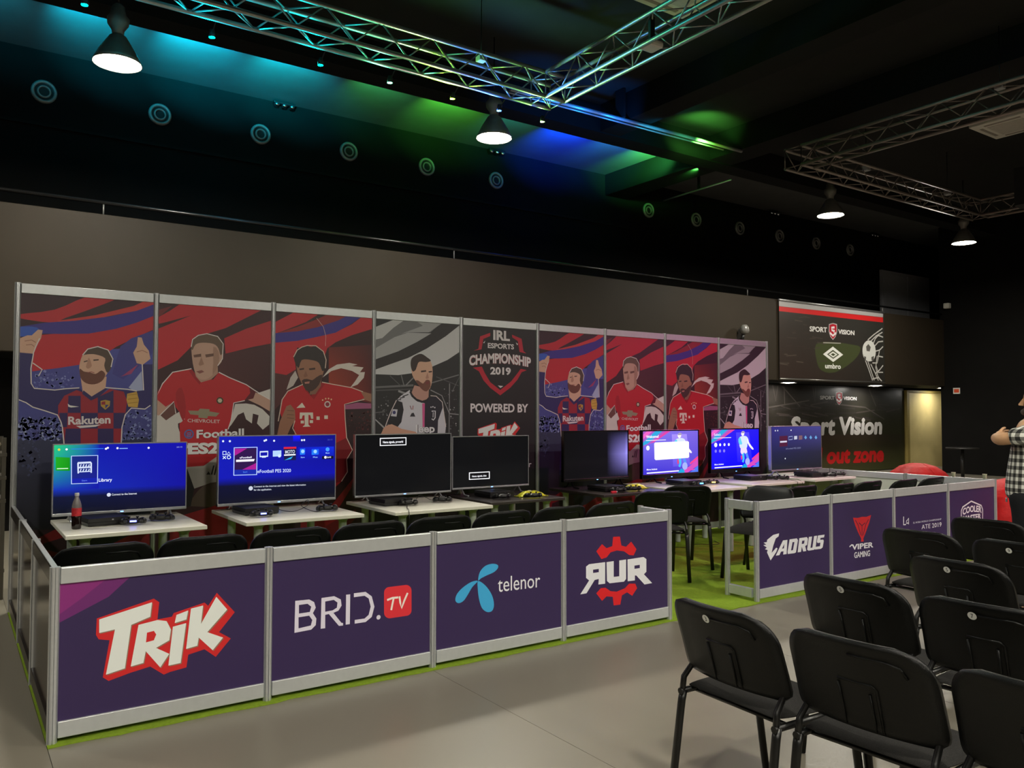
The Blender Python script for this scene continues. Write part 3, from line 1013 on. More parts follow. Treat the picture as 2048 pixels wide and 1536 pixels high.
p2.poly([(330, 1262), (420, 1240), (560, 1232), (560, 1380), (250, 1390), (262, 1340)], (92, 76, 66), 2)
p2.poly([(30, 1180), (225, 1150), (272, 1282), (250, 1390), (30, 1420)], (26, 24, 26))
p2.poly([(120, 1470), (400, 1386), (760, 1360), (760, 1800), (120, 1800)], (150, 24, 36))

# ---- poster 3: red shirt with four-dot crest
p3 = poster(Z2, 2, (52, 20, 26))
p3.grad([(430, 420), (760, 400), (760, 830), (430, 760)], [(120, 36, 30), (70, 24, 26), (96, 30, 30), (168, 60, 34)], 5)
p3.poly([(10, 250), (200, 150), (400, 150), (260, 236), (120, 290), (10, 330)], PR)
p3.poly([(10, 330), (200, 270), (340, 215), (440, 170), (700, 160), (560, 220), (380, 275), (200, 312), (10, 345)], (150, 34, 38))
p3.poly([(10, 385), (200, 370), (350, 340), (480, 310), (600, 250), (680, 190), (780, 190), (780, 275), (600, 330), (480, 382), (420, 425), (400, 480), (200, 420), (180, 500), (190, 580), (120, 622), (10, 602)], PR)
p3.poly([(10, 318), (200, 302), (350, 272), (500, 222), (590, 176), (690, 180), (600, 245), (480, 312), (350, 342), (200, 372), (10, 388)], PB)
p3.poly([(10, 602), (120, 622), (190, 580), (210, 640), (130, 740), (80, 830), (10, 900)], (84, 40, 42))
p3.poly([(120, 730), (150, 640), (185, 590), (205, 640), (170, 700)], (196, 184, 178))
p3.poly([(384, 640), (430, 580), (490, 545), (580, 533), (640, 545), (600, 556), (684, 566), (658, 602), (694, 600), (686, 642), (640, 692), (588, 712), (622, 668), (652, 622), (600, 592), (520, 572), (450, 592)], (218, 208, 200))
p3.poly([(545, 842), (640, 824), (770, 832), (770, 866), (550, 872)], (166, 88, 128))
p3.poly([(550, 872), (770, 866), (770, 1400), (560, 1330)], (46, 22, 26))
speck(p3, (570, 740, 885, 1040), 60, [(76, 36, 38), (96, 46, 46), (40, 18, 20)], .010, 5)
p3.poly([(606, 722), (770, 768), (770, 828), (690, 802), (640, 790)], SKIN3)
SH3 = [(88, 802), (130, 740), (240, 690), (300, 772), (380, 674), (450, 688), (600, 715), (660, 738), (690, 790), (600, 820), (545, 836), (550, 950), (560, 1080), (602, 1170), (560, 1240), (566, 1330), (522, 1400), (480, 1440), (190, 1440), (180, 1060), (172, 960), (90, 945), (74, 900)]
p3.poly(SH3, (190, 30, 40))
p3.poly([(560, 1080), (602, 1170), (560, 1240), (566, 1330), (522, 1400), (380, 1440), (420, 1250), (480, 1120)], (130, 20, 30))
p3.poly([(300, 772), (380, 674), (400, 690), (320, 800), (262, 740), (240, 690)], (160, 22, 32))
p3.poly([(72, 962), (120, 850), (150, 838), (182, 880), (186, 945), (152, 1002), (122, 1070), (50, 1070)], SKIN3)
for y in (880, 910, 935):
    p3.line([(125, y), (175, y + 4)], .006, (120, 80, 62))
p3.poly([(296, 702), (376, 650), (372, 702), (332, 762), (290, 765)], (140, 96, 76))
p3.poly([(195, 522), (200, 600), (226, 672), (262, 728), (310, 730), (360, 690), (386, 620), (390, 562), (330, 510), (240, 506)], SKIN3, 2)
p3.poly([(172, 490), (198, 440), (232, 418), (270, 408), (300, 416), (335, 410), (388, 450), (408, 512), (402, 572), (382, 592), (356, 532), (300, 512), (232, 512), (206, 572)], (46, 36, 36), 3)
p3.poly([(232, 664), (270, 650), (308, 660), (336, 640), (384, 618), (358, 692), (310, 738), (262, 733)], (70, 46, 40), 2)
for q in ([(214, 576), (248, 570), (248, 582), (216, 586)], [(284, 574), (330, 568), (330, 582), (288, 586)]):
    p3.poly(q, (58, 38, 34))
p3.poly([(262, 590), (276, 630), (256, 640), (244, 630)], (140, 94, 74))
p3.poly([(252, 674), (290, 668), (286, 684), (256, 686)], (186, 120, 106))
for ln in ([(172, 490), (198, 440), (232, 418), (270, 406), (335, 408), (390, 450), (410, 512), (404, 572)], [(380, 674), (450, 688), (600, 715), (680, 745)], [(690, 800), (600, 822), (545, 836), (550, 950), (560, 1080), (602, 1170), (560, 1240), (566, 1330), (522, 1400)], [(240, 690), (130, 740), (88, 802), (60, 960)], [(182, 955), (165, 1010), (195, 1065)]):
    p3.line(ln, .008, (222, 200, 184))
p3.line([(340, 205), (390, 270), (408, 340), (405, 410)], .004, (220, 180, 170))
p3.poly([(218, 896), (314, 896), (316, 942), (300, 942), (294, 915), (281, 913), (281, 985), (296, 999), (238, 1001), (254, 986), (252, 915), (238, 918), (232, 942), (216, 942)], (230, 222, 206))
for q in ((224, 955, 248, 976), (290, 952, 314, 973), (340, 925, 363, 950), (397, 917, 423, 943)):
    p3.poly([(q[0], q[1]), (q[2], q[1]), (q[2], q[3]), (q[0], q[3])], (230, 222, 206))
p3.poly([(193, 863), (234, 824), (258, 860)], (230, 222, 206))
p3.disc((420, 836), .031, (224, 214, 208))
p3.disc((420, 836), .020, (150, 40, 60))
for x, y in ((385, 805), (407, 795), (428, 794), (448, 800)):
    p3.disc((x, y), .008, (230, 196, 150), 8)
p3.m = wall_map(Z2b, PY, 2)
p3.poly([(380, 1400), (470, 1290), (545, 1195), (530, 1262), (462, 1372), (420, 1420)], (150, 26, 38))
p3.poly([(200, 1470), (440, 1440), (430, 1580), (300, 1700), (200, 1700)], (156, 24, 36))
p3.poly([(360, 1512), (560, 1400), (560, 1460), (400, 1620)], (120, 22, 32))

# ---- poster 4: black and white halves
p4 = poster(Z4, 3, (40, 40, 42))
G = lambda v: (v, v, v + 2)
p4.poly([(40, 100), (300, 130), (60, 228)], G(34))
p4.poly([(40, 240), (290, 140), (420, 130), (250, 240), (130, 350), (40, 372)], G(196))
p4.poly([(130, 350), (250, 240), (420, 120), (800, 150), (640, 290), (400, 290), (260, 340), (40, 468), (40, 376)], G(118))
p4.poly([(420, 120), (1000, 150), (900, 200), (760, 195), (620, 290), (400, 290), (330, 305), (560, 220)], G(164))
p4.poly([(40, 468), (260, 340), (400, 292), (650, 300), (500, 390), (300, 490), (40, 582)], G(172))
p4.poly([(40, 585), (300, 500), (500, 400), (640, 310), (760, 200), (990, 190), (800, 332), (600, 462), (400, 562), (200, 632), (90, 652), (40, 690)], (46, 42, 44))
p4.poly([(40, 690), (200, 632), (400, 562), (600, 462), (800, 332), (1000, 175), (1000, 462), (820, 582), (660, 652), (450, 722), (300, 742), (40, 732)], G(204))
for ln, wd, v in (([(40, 872), (460, 850)], .02, 110), ([(40, 905), (460, 890)], .012, 84), ([(330, 742), (362, 862)], .010, 120), ([(210, 748), (330, 862)], .008, 90), ([(380, 850), (460, 770)], .012, 130), ([(640, 828), (1000, 740)], .012, 120), ([(700, 760), (1000, 860)], .008, 90), ([(842, 830), (836, 1400)], .012, 130), ([(870, 920), (1000, 760)], .010, 110), ([(40, 1210), (150, 1300)], .016, 170), ([(40, 1140), (160, 1130)], .008, 110), ([(840, 1150), (1000, 1160)], .010, 150), ([(640, 900), (760, 960), (840, 1150)], .010, 150), ([(300, 910), (380, 940)], .02, 150)):
    p4.line(ln, wd, G(v))
speck(p4, (90, 200, 940, 1200), 24, [G(110), G(160), G(70)], .008, 6)
speck(p4, (780, 940, 880, 1340), 40, [G(110), G(180), G(70)], .008, 7)
p4.poly([(420, 900), (330, 960), (280, 1010), (200, 1180), (180, 1262), (300, 1292), (320, 1365), (300, 1700), (578, 1700), (578, 1040), (500, 1022), (440, 962)], (212, 212, 220))
p4.poly([(578, 1040), (622, 990), (700, 968), (762, 1030), (772, 1100), (722, 1232), (706, 1400), (730, 1700), (578, 1700)], (38, 36, 50))
p4.poly([(772, 1078), (802, 1290), (790, 1420), (712, 1420), (720, 1222)], (208, 208, 216))
p4.poly([(280, 1008), (342, 1030), (356, 1110), (332, 1240), (292, 1292), (172, 1258), (220, 1130)], (34, 34, 40))
p4.poly([(552, 1042), (580, 1042), (576, 1292), (556, 1292)], (222, 92, 150))
p4.poly([(470, 850), (622, 890), (618, 990), (562, 1018), (480, 986), (438, 930)], (196, 150, 136))
p4.line([(424, 915), (446, 962), (490, 1002), (550, 1026), (600, 1010), (624, 985)], .022, (34, 30, 38))
p4.poly([(438, 640), (446, 740), (480, 802), (522, 862), (580, 912), (632, 890), (656, 802), (662, 690), (642, 600), (560, 568), (480, 590)], SKIN, 2)
p4.poly([(430, 642), (438, 570), (490, 530), (545, 518), (600, 552), (644, 590), (592, 604), (520, 602), (496, 650), (480, 690), (450, 702)], (56, 42, 40), 3)
p4.poly([(482, 802), (512, 800), (560, 832), (592, 795), (632, 800), (640, 862), (602, 914), (560, 902), (522, 862)], (122, 76, 62), 2)
p4.poly([(538, 696), (592, 690), (594, 706), (540, 714)], (62, 42, 38))
p4.poly([(618, 702), (656, 698), (654, 712), (622, 716)], (62, 42, 38))
p4.poly([(608, 715), (622, 775), (598, 785), (586, 772)], (188, 138, 120))
p4.poly([(586, 816), (626, 808), (622, 836), (592, 842)], (128, 60, 60))
for d in (0, 24, 48):
    p4.line([(285 + d * 1.2, 1008 - d * .8), (330 + d * 1.6, 1000 - d * 1.1)], .010, (34, 34, 40))
p4.line([(280, 1008), (220, 1130), (172, 1258), (150, 1330)], .008, OUT)
p4.line([(640, 960), (700, 966), (764, 1028), (802, 1290)], .008, OUT)
p4.poly([(240, 1104), (292, 1106), (280, 1182), (220, 1176)], (208, 208, 216))
p4.disc((256, 1138), .018, (60, 60, 110), 10)
p4.poly([(422, 1182), (440, 1146), (462, 1140), (480, 1182)], (44, 44, 52))
p4.line([(424, 1066), (440, 1108)], .008, (120, 70, 80))
p4.line([(456, 1066), (452, 1108)], .008, (150, 60, 60))
p4.line([(652, 1125), (690, 1122), (688, 1195), (670, 1218), (652, 1205)], .012, (226, 226, 232))
p4.line([(668, 1135), (666, 1190)], .008, (226, 226, 232))
for x, y in ((645, 1082), (665, 1078), (685, 1086)):
    p4.disc((x, y), .008, (226, 226, 232), 6)
p4.text('Jeep', (466, 1350), (684, 1346), (466, 1268), (232, 232, 236), .03, outline=(30, 30, 36), ow=.03)
p4.poly([(130, 1335), (158, 1290), (230, 1262), (330, 1310), (480, 1342), (492, 1372), (470, 1400), (130, 1420)], (214, 164, 140), 2)

# ---- poster 5: championship sign
p5 = poster(Z5, 4, (27, 25, 27))
CR = (190, 30, 52)
p5.poly([(330, 400), (441, 360), (441, 396), (366, 426), (346, 541), (258, 556), (312, 536)], CR)
p5.poly([(680, 380), (786, 426), (806, 561), (838, 586), (764, 570), (745, 451), (684, 411)], CR)
p5.poly([(252, 742), (350, 730), (382, 802), (442, 902), (551, 988), (672, 892), (742, 802), (776, 755), (842, 770), (786, 792), (742, 872), (662, 962), (551, 1046), (440, 962), (368, 882), (318, 782)], CR)
LT = (226, 222, 224)
p5.text('IRL', (475, 432), (657, 446), (475, 328), LT, .04)
p5.text('ESPORTS', (415, 524), (702, 540), (415, 470), LT, .03)
p5.text('CHAMPIONSHIP', (210, 718), (888, 736), (210, 612), LT, .04, arch=.36, outline=(170, 26, 50), ow=.02)
p5.text('2019', (442, 812), (667, 818), (442, 735), LT, .04)
p5.poly([(525, 938), (584, 944), (554, 966)], LT)
p5.poly([(364, 470), (388, 446), (376, 474)], LT)
p5.poly([(722, 466), (746, 482), (738, 498)], LT)
p5.text('POWERED BY', (225, 1228), (858, 1230), (225, 1135), LT, .03)
trik(p5, lambda p: (305 + (p[0] - 535) * .61, 1318 + (p[1] - 568) * .66 + (p[0] - 535) * .02))
p5.m = wall_map(zoom(0, 0, 1), PY, 4)
p5.text('telenor', (1018, 936), (1063, 934), (1018, 924), (206, 206, 212), 0)

PM = [a.mesh('print', M_PRINT) for a in (p1, p2, p3, p4, p5)]
PG = 'tall printed panels of the booth back wall'
PL = ['poster panel of player in striped shirt with arms raised, at the far left',
      'poster panel of player in plain red shirt, second from the left',
      'poster panel of player in red T-logo shirt, third from the left',
      'poster panel of player in black and white halves, left of championship sign',
      'tall black sign panel reading IRL ESPORTS CHAMPIONSHIP 2019',
      'poster panel of player in striped shirt with arms raised, right of championship sign',
      'poster panel of player in plain red shirt, behind the plain black screen',
      'poster panel of player in red T-logo shirt, second from the right',
      'poster panel of player in black and white halves, at the right end']
for i in range(9):
    system_panel('poster_panel', PL[i], 'poster panel', (i, 3, 0), 0, 1.0, WALL_H, M_BOARDBACK, PG, i == 0, PM[i if i < 5 else i - 5])

# ================================================================== BANNERS AT THE FAR END
ZS = zoom(1520, 590, 4.267)


def shield(A, cx, cy, s, wd):
    o = [(-.9, -1), (0, -1.15), (.9, -1), (.95, 0), (.6, .75), (0, 1.2), (-.6, .75), (-.95, 0)]
    A.poly([(cx + a * s * .62, cy + b * s) for a, b in o], (176, 170, 172))
    A.poly([(cx + a * s * .52, cy + b * s * .88) for a, b in o], (178, 32, 48))
    A.line([(cx + s * .22, cy - s * .55), (cx - s * .2, cy - s * .5), (cx - s * .15, cy - s * .15), (cx + s * .22, cy - s * .05), (cx + s * .1, cy + s * .15)], wd, (222, 214, 216))
    A.line([(cx - s * .42, cy + s * .2), (cx, cy + s * .6), (cx + s * .42, cy + s * .2)], wd, (222, 214, 216))


# upper hanging banner on the parapet
BX0, BX1, BZ0, BZ1 = 13.87, 17.79, 2.25, 3.90
ub = thing('hanging_banner', 'dark vinyl banner with red top stripe, umbro diamond and football in net', 'banner', (BX0, BALC_Y - .03, 0))
obj('cloth', MB().box(0, BX1 - BX0, -.008, 0, BZ0, BZ1), mat('banner_cloth', (40, 38, 36), .4), ub)
obj('top_batten', MB().tube([(-.01, -.012, BZ1 + .01), (BX1 - BX0 + .01, -.012, BZ1 + .01)], .022, 8), M_ALU, ub)
obj('bottom_batten', MB().tube([(0, -.012, BZ0 - .005), (BX1 - BX0, -.012, BZ0 - .005)], .018, 8), mat('banner_batten_grey', (110, 108, 104), .3, .6), ub)
A = Art(wall_map(ZS, BALC_Y - .04, BX0), (0.0, BX1 - BX0, BZ0 + .02, BZ1))
W_, H0, H1 = BX1 - BX0, BZ0 + .02, BZ1
A.grad([(0, H1), (W_, H1), (W_, H0), (0, H0)], [(58, 54, 50), (50, 50, 48), (44, 42, 38), (58, 46, 42)], 6, raw=True)
A.poly([(140, 50), (1050, 160), (1050, 190), (140, 92)], (172, 170, 170))
A.poly([(140, 94), (1050, 192), (1050, 234), (140, 134)], (206, 40, 42))
A.poly([(480, 420), (600, 400), (760, 420), (860, 450), (800, 560), (640, 660), (520, 640), (480, 540)], (66, 72, 46), 3)
A.poly([(540, 402), (690, 408), (690, 416), (540, 411)], (160, 156, 150))
r = random.Random(11)
for k in range(26):
    x, y = r.uniform(160, 500), r.uniform(180, 640)
    A.line([(x, y), (x + r.uniform(30, 90), y + r.uniform(-14, 20))], .02, r.choice([(72, 64, 58), (84, 74, 66), (62, 52, 48)]))
A.text('SPORT', (424, 308), (572, 318), (424, 266), (226, 224, 222), .03)
A.text('VISION', (668, 330), (806, 342), (668, 292), (226, 224, 222), .03)
shield(A, 623, 310, 62, .05)
A.poly([(538, 505), (622, 440), (710, 510), (625, 572)], (228, 228, 224), holes=[[(572, 506), (623, 468), (676, 509), (625, 545)]])
A.poly([(586, 506), (623, 482), (662, 508), (625, 534)], (228, 228, 224), holes=[[(604, 507), (623, 496), (644, 508), (625, 521)]])
A.text('umbro', (556, 624), (690, 630), (556, 582), (228, 228, 224), .03)
for ln in ([(920, 384), (970, 340), (1045, 285)], [(944, 396), (990, 350), (1045, 318)], [(968, 412), (985, 370), (1010, 345), (1050, 360)], [(975, 440), (1010, 400), (1050, 395)], [(985, 480), (1020, 470), (1050, 440)], [(1005, 520), (1050, 530)], [(1000, 520), (990, 600), (1010, 660), (1050, 660)], [(1020, 470), (1010, 530), (1000, 580), (960, 580)], [(900, 560), (930, 640), (960, 730)], [(918, 560), (945, 640), (975, 728)], [(945, 590), (985, 670), (1010, 730)], [(985, 610), (1005, 690), (1030, 730)], [(960, 715), (1010, 705), (1040, 735)], [(985, 670), (1020, 640), (1050, 600)]):
    A.line(ln, .028, (190, 188, 184))
A.poly([(926, 388), (962, 402), (984, 450), (986, 510), (965, 556), (928, 566), (894, 546), (876, 500), (878, 440), (898, 402)], (206, 206, 202), 3)
A.poly([(905, 440), (925, 418), (945, 445), (936, 482), (910, 478)], (90, 88, 84))
A.poly([(950, 530), (972, 520), (970, 560), (952, 558)], (86, 84, 80))
A.poly([(888, 522), (906, 528), (902, 560), (890, 550)], (86, 84, 80))
link('print', A.mesh('print', M_VINYL), ub.children[0], (0, -.0085, 0))

# large wall graphic under the mezzanine
GX0, GX1 = 13.2, 21.25
wg = thing('wall_banner', 'large dark wall graphic reading Sport Vision out zone, under the mezzanine', 'banner', (GX0, REAR_Y - .02, 0))
gb = obj('panel', MB().box(0, GX1 - GX0, -.015, 0, .02, SOFFIT_Z - .01), mat('wall_graphic_board', (38, 34, 32), .45), wg)
A = Art(wall_map(ZS, REAR_Y - .036, GX0), (0.0, GX1 - GX0, .02, SOFFIT_Z - .01))
W_, H0, H1 = GX1 - GX0, .02, SOFFIT_Z - .01
A.grad([(0, H1), (W_, H1), (W_, H0), (0, H0)], [(52, 48, 46), (44, 42, 40), (58, 60, 30), (60, 50, 44)], 6, raw=True)
A.grad([(520, 1190), (1240, 1190), (1240, 1520), (520, 1520)], [(66, 52, 44), (52, 48, 38), (62, 66, 30), (74, 70, 40)], 5)
r = random.Random(3)
for k in range(40):
    x, y = r.uniform(80, 1100), r.uniform(930, 1060)
    A.line([(x, y), (x + r.uniform(60, 160), y + r.uniform(-30, 30))], .03, r.choice([(64, 58, 56), (78, 70, 66), (58, 54, 52)]))
for ln in ([(108, 770), (135, 905), (152, 775)], [(190, 780), (340, 950)], [(210, 930), (205, 780)], [(450, 790), (470, 920), (475, 790)], [(930, 800), (990, 950)], [(70, 960), (420, 900)], [(640, 930), (900, 960), (1060, 1060)]):
    A.line(ln, .03, (84, 78, 74))
A.text('SPORT', (513, 890), (636, 892), (513, 860), (206, 204, 202), .03)
A.text('VISION', (712, 894), (824, 898), (712, 866), (206, 204, 202), .03)
shield(A, 675, 880, 50, .05)
A.text('Sport Vision', (262, 1192), (1036, 1180), (262, 1044), (222, 218, 214), .02, shear=.12, fat=.02)
A.text('Chill out zone', (250, 1446), (1052, 1414), (250, 1312), (206, 36, 38), .02, shear=.12, fat=.02)
link('print', A.mesh('print', M_VINYL), gb, (0, -.0155, 0))

# ================================================================== TABLES
def make_table(name, wd, dp, m):
    t = thing(name, 'x', 'table', group='small square tables in a row along the back wall')
    obj('tabletop', MB().box(0, wd, 0, dp, .692, .72, .004), m, t)
    leg = MB().lathe([(0, .009), (.030, .009), (.032, .02), (.032, .66), (.045, .675), (.045, .692), (0, .692)], 18).fix('leg', M_LEG)
    for x in (.13, wd - .13):
        for y in (.13, dp - .13):
            link('leg', leg, t, (x, y, 0))
    return t


TABLES = [(.225, 1.74, .90, .96, M_TABLE, 'white square table at the far left holding the cola bottle'),
          (1.395, 1.72, .94, .96, M_TABLE, 'white square table under the second screen showing the game menu'),
          (2.58, 1.66, .95, 1.0, M_TABLE, 'white square table under the left black screen with boxed text'),
          (3.62, 1.84, .86, .84, M_TABLED, 'dark square table with a yellow snack bag, left of the booth entrance'),
          (4.92, 1.78, .90, .90, M_TABLED, 'dark square table under the plain black screen'),
          (5.93, 1.58, .90, 1.05, M_TABLE, 'white square table under the bright screen with a white dialog box'),
          (7.06, 1.70, .96, .95, M_TABLE, 'white square table under the vivid blue game screen'),
          (8.08, 1.60, .84, .92, M_TABLE, 'white square table at the right end under the dim screen')]
TZ = [0, 0, 0, 0, 0, 0, 0, .02]
for (x, y, wd, dp, m, lab), dz in zip(TABLES, TZ):
    t = make_table('square_table', wd, dp, m)
    t.location = (x, y, dz)
    t['label'] = lab

# ================================================================== TELEVISIONS
def make_tv(label, x0, x1, z0, z1, Y, art, silver=True, chin=.022, feet_in=.12, table_z=.72):
    wd, h = x1 - x0, z1 - z0
    t = thing('television', label, 'television', (x0, Y, z0), 0, 'televisions on the tables along the back wall')
    fm = M_TVSILV if silver else M_TVBLK
    b = .008 if silver else .016
    obj('bezel', MB().box(0, b, -.014, .03, 0, h, .002).box(wd - b, wd, -.014, .03, 0, h, .002).box(b, wd - b, -.014, .03, h - b, h, .002), fm, t)
    obj('chin', MB().box(0, wd, -.017, .03, 0, chin, .003), fm, t)
    obj('rear_case', MB().box(.01, wd - .01, .012, .035, .01, h - .01, .004).box(.14, wd - .14, .035, .075, .03, h * .6, .012), M_TVBLK, t)
    for fx in (feet_in, wd - feet_in):
        obj('foot', MB().tube([(fx, .02, .012), (fx, -.04, table_z - z0 + .012), (fx, -.12, table_z - z0 + .008)], .008, 8).tube([(fx, .02, .012), (fx, .09, table_z - z0 + .012), (fx, .13, table_z - z0 + .008)], .008, 8), fm, t)
    s = obj('screen', MB().box(b, wd - b, -.010, .012, chin, h - b), M_TVBLK, t)
    if art:
        link('picture', art.mesh('picture', M_SCREEN), s, (0, -.0102, 0))
    obj('standby_light', MB().box(wd / 2 - .01, wd / 2 + .01, -.019, -.0165, .008, .013), mat('blue_led', (90, 140, 255), .4, emit=(.1, .3, 1.0), strength=6.0), t)
    return t


TVY = 2.5


def tv_art(z, x0, x1, z0, z1, chin, b, Y=TVY):
    c = (b, x1 - x0 - b, chin, z1 - z0 - b)
    a = Art(wall_map(z, Y - .012, x0, z0), c)
    return a, [(c[0], c[3]), (c[1], c[3]), (c[1], c[2]), (c[0], c[2])]


TVS = []
# 1: library page
X = (.212, 1.150, .765, 1.297)
ZV = zoom(80, 860, 3.303)
A, Q = tv_art(ZV, X[0], X[1], X[2], X[3], .022, .008)
Qm = lambda q, t: (q[0][0] + (q[3][0] - q[0][0]) * t, q[0][1] + (q[3][1] - q[0][1]) * t)
y_s = Q[0][1] + (Q[3][1] - Q[0][1]) * .66
y_e = Q[0][1] + (Q[3][1] - Q[0][1]) * .76
A.grad([Q[0], Q[1], (Q[1][0], y_s), (Q[0][0], y_s)], [(12, 20, 150), (10, 8, 148), (10, 8, 138), (14, 40, 160)], 6, raw=True)
A.grad([(Q[0][0], y_s), (Q[1][0], y_s), (Q[1][0], y_e), (Q[0][0], y_e)], [(14, 40, 150), (10, 8, 138), (10, 10, 52), (8, 16, 52)], 4, raw=True)
A.grad([(Q[0][0], y_e), (Q[1][0], y_e), Q[2], Q[3]], [(8, 16, 46), (10, 10, 50), (10, 9, 34), (5, 8, 20)], 3, raw=True)
gx = Q[0][0] + .30
A.grad([Q[0], (gx, Q[0][1]), (gx, y_s), (Q[0][0], y_s)], [(30, 178, 110), (14, 26, 152), (12, 14, 146), (14, 40, 158)], 8, raw=True)
A.grad([(104, 178), (198, 182), (198, 270), (104, 268)], [(30, 150, 30), (20, 130, 20), (10, 130, 16), (20, 150, 20)], 3)
A.line([(112, 256), (186, 254)], .006, (200, 230, 200))
A.grad([(208, 172), (382, 168), (380, 350), (208, 356)], [(20, 40, 110), (16, 24, 110), (18, 22, 130), (20, 30, 120)], 3)
A.poly([(212, 322), (378, 316), (378, 348), (212, 352)], (14, 26, 150))
A.line([(208, 172), (382, 168), (380, 350), (208, 356)], .006, (180, 200, 240), closed=True)
A.poly([(250, 212), (335, 208), (343, 218), (343, 282), (334, 284), (334, 276), (258, 280), (258, 286), (248, 288), (246, 220)], (190, 200, 226))
for y in (224, 254):
    A.poly([(257, y), (333, y - 4), (333, y + 16), (257, y + 20)], (20, 34, 110))
    for k in range(4):
        A.line([(266 + k * 18, y + 19), (272 + k * 18, y + 3)], .007, (190, 200, 226))
A.text('Start', (276, 340), (312, 338), (276, 329), (90, 120, 230), 0)
A.text('Library', (388, 342), (476, 338), (388, 321), (220, 226, 245), .01)
A.disc((455, 428), .014, (190, 196, 214))
A.text('Connect to the Internet', (474, 433), (640, 425), (474, 420), (200, 205, 220), .01)
A.disc((126, 130), .009, (200, 190, 60), 8)
for x, y in ((176, 128), (436, 124), (448, 118), (512, 120), (718, 118)):
    A.disc((x, y), .008, (226, 230, 240), 8)
A.line([(205, 126), (420, 122)], .005, (40, 110, 210))
A.line([(525, 122), (580, 121)], .006, (120, 160, 220))
A.text('20:15', (902, 118), (940, 116), (902, 109), (130, 140, 200), 0)
TVS.append(make_tv('silver-framed television showing a blue Library page, behind the cola bottle', X[0], X[1], X[2], X[3], TVY, A))
# 2: home menu
X = (1.390, 2.407, .763, 1.340)
ZV = zoom(420, 840, 6.98)
A, Q = tv_art(ZV, X[0], X[1], X[2], X[3], .022, .008)
y_s = Q[0][1] + (Q[3][1] - Q[0][1]) * .62
y_e = Q[0][1] + (Q[3][1] - Q[0][1]) * .74
A.grad([Q[0], Q[1], (Q[1][0], y_s), (Q[0][0], y_s)], [(14, 22, 158), (8, 10, 110), (6, 8, 150), (10, 18, 160)], 8, raw=True)
A.grad([(Q[0][0], y_s), (Q[1][0], y_s), (Q[1][0], y_e), (Q[0][0], y_e)], [(10, 18, 160), (6, 8, 140), (8, 10, 40), (8, 10, 46)], 4, raw=True)
A.grad([(Q[0][0], y_e), (Q[1][0], y_e), Q[2], Q[3]], [(8, 10, 42), (8, 10, 38), (6, 7, 16), (8, 9, 26)], 3, raw=True)
A.grad([(1230, 380), (1730, 370), (1730, 540), (1230, 560)], [(6, 20, 176), (10, 40, 200), (6, 14, 150), (6, 10, 150)], 3)
A.grad([(1160, 215), (1260, 212), (1260, 300), (1160, 300)], [(16, 16, 240), (16, 16, 240), (8, 12, 170), (8, 12, 170)], 3)
A.poly([(345, 400), (648, 392), (645, 690), (345, 696)], (40, 16, 66))
A.poly([(345, 400), (520, 396), (345, 500)], (150, 24, 130))
A.poly([(450, 694), (645, 600), (645, 690)], (150, 24, 130))
A.text('eFootball', (415, 538), (582, 530), (415, 514), (220, 220, 235), .02)
A.poly([(365, 556), (625, 544), (612, 576), (365, 586)], (226, 222, 236))
A.poly([(345, 696), (645, 690), (645, 758), (345, 764)], (16, 34, 150))
A.text('Start', (462, 738), (522, 734), (462, 716), (80, 130, 240), 0)
A.line([(338, 388), (658, 380), (652, 762), (332, 772)], .008, (170, 190, 240), closed=True)
LB = (200, 215, 245)
A.line([(180, 440), (225, 438), (225, 482), (180, 484)], .006, LB, closed=True)
A.line([(262, 445), (288, 482), (236, 484)], .006, LB, closed=True)
A.line([(180, 505), (222, 542)], .006, LB)
A.line([(222, 503), (180, 544)], .006, LB)
A.line([(264 + 24 * math.cos(k * .52), 520 + 22 * math.sin(k * .52)) for k in range(12)], .006, LB, closed=True)
A.line([(700, 445), (808, 440), (806, 505), (700, 510)], .012, LB, closed=True)
A.line([(725, 520), (782, 517)], .008, LB)
A.poly([(878, 430), (996, 424), (996, 505), (878, 512)], (160, 190, 240))
A.disc((970, 500), .014, (190, 210, 245), 10)
A.poly([(1030, 378), (1205, 374), (1205, 400), (1030, 405)], (196, 30, 50))
A.poly([(1030, 405), (1205, 400), (1200, 560), (1035, 562)], (18, 20, 60))
A.text('MOTO', (1050, 470), (1185, 462), (1050, 424), (190, 196, 210), .02)
A.poly([(1035, 482), (1195, 474), (1195, 492), (1035, 500)], (226, 228, 236))
A.poly([(1040, 560), (1160, 505), (1130, 545)], (40, 160, 220))
A.grad([(1258, 402), (1330, 398), (1328, 482), (1258, 486)], [(30, 110, 230), (20, 90, 220), (20, 90, 220), (30, 120, 235)], 2)
A.disc((1296, 438), .016, (140, 190, 245), 10)
A.grad([(1420, 408), (1520, 404), (1518, 482), (1420, 486)], [(20, 90, 220), (20, 80, 220), (20, 90, 220), (30, 120, 235)], 2)
A.disc((1470, 440), .016, (140, 190, 245), 10)
A.disc((1642, 410), .018, (60, 140, 240), 12)
for tx, x0, x1, y in (('Store', 1268, 1322, 530), ('Plus', 1440, 1502, 528), ('Music', 1616, 1672, 470)):
    A.text(tx, (x0, y), (x1, y - 2), (x0, y - 18), (150, 190, 240), .01)
A.poly([(1565, 506), (1724, 500), (1724, 540), (1565, 546)], (8, 10, 24))
A.disc((1612, 521), .012, (226, 230, 240), 10)
A.text('Spotify', (1636, 528), (1692, 525), (1636, 510), (226, 230, 240), .02)
A.text('eFootball PES 2020', (664, 740), (1130, 726), (664, 694), (205, 218, 248), .0)
A.disc((570, 954), .018, (180, 186, 200), 14)
A.text('Connect to the internet and view the latest information', (612, 942), (1338, 914), (612, 918), (196, 202, 214), .01)
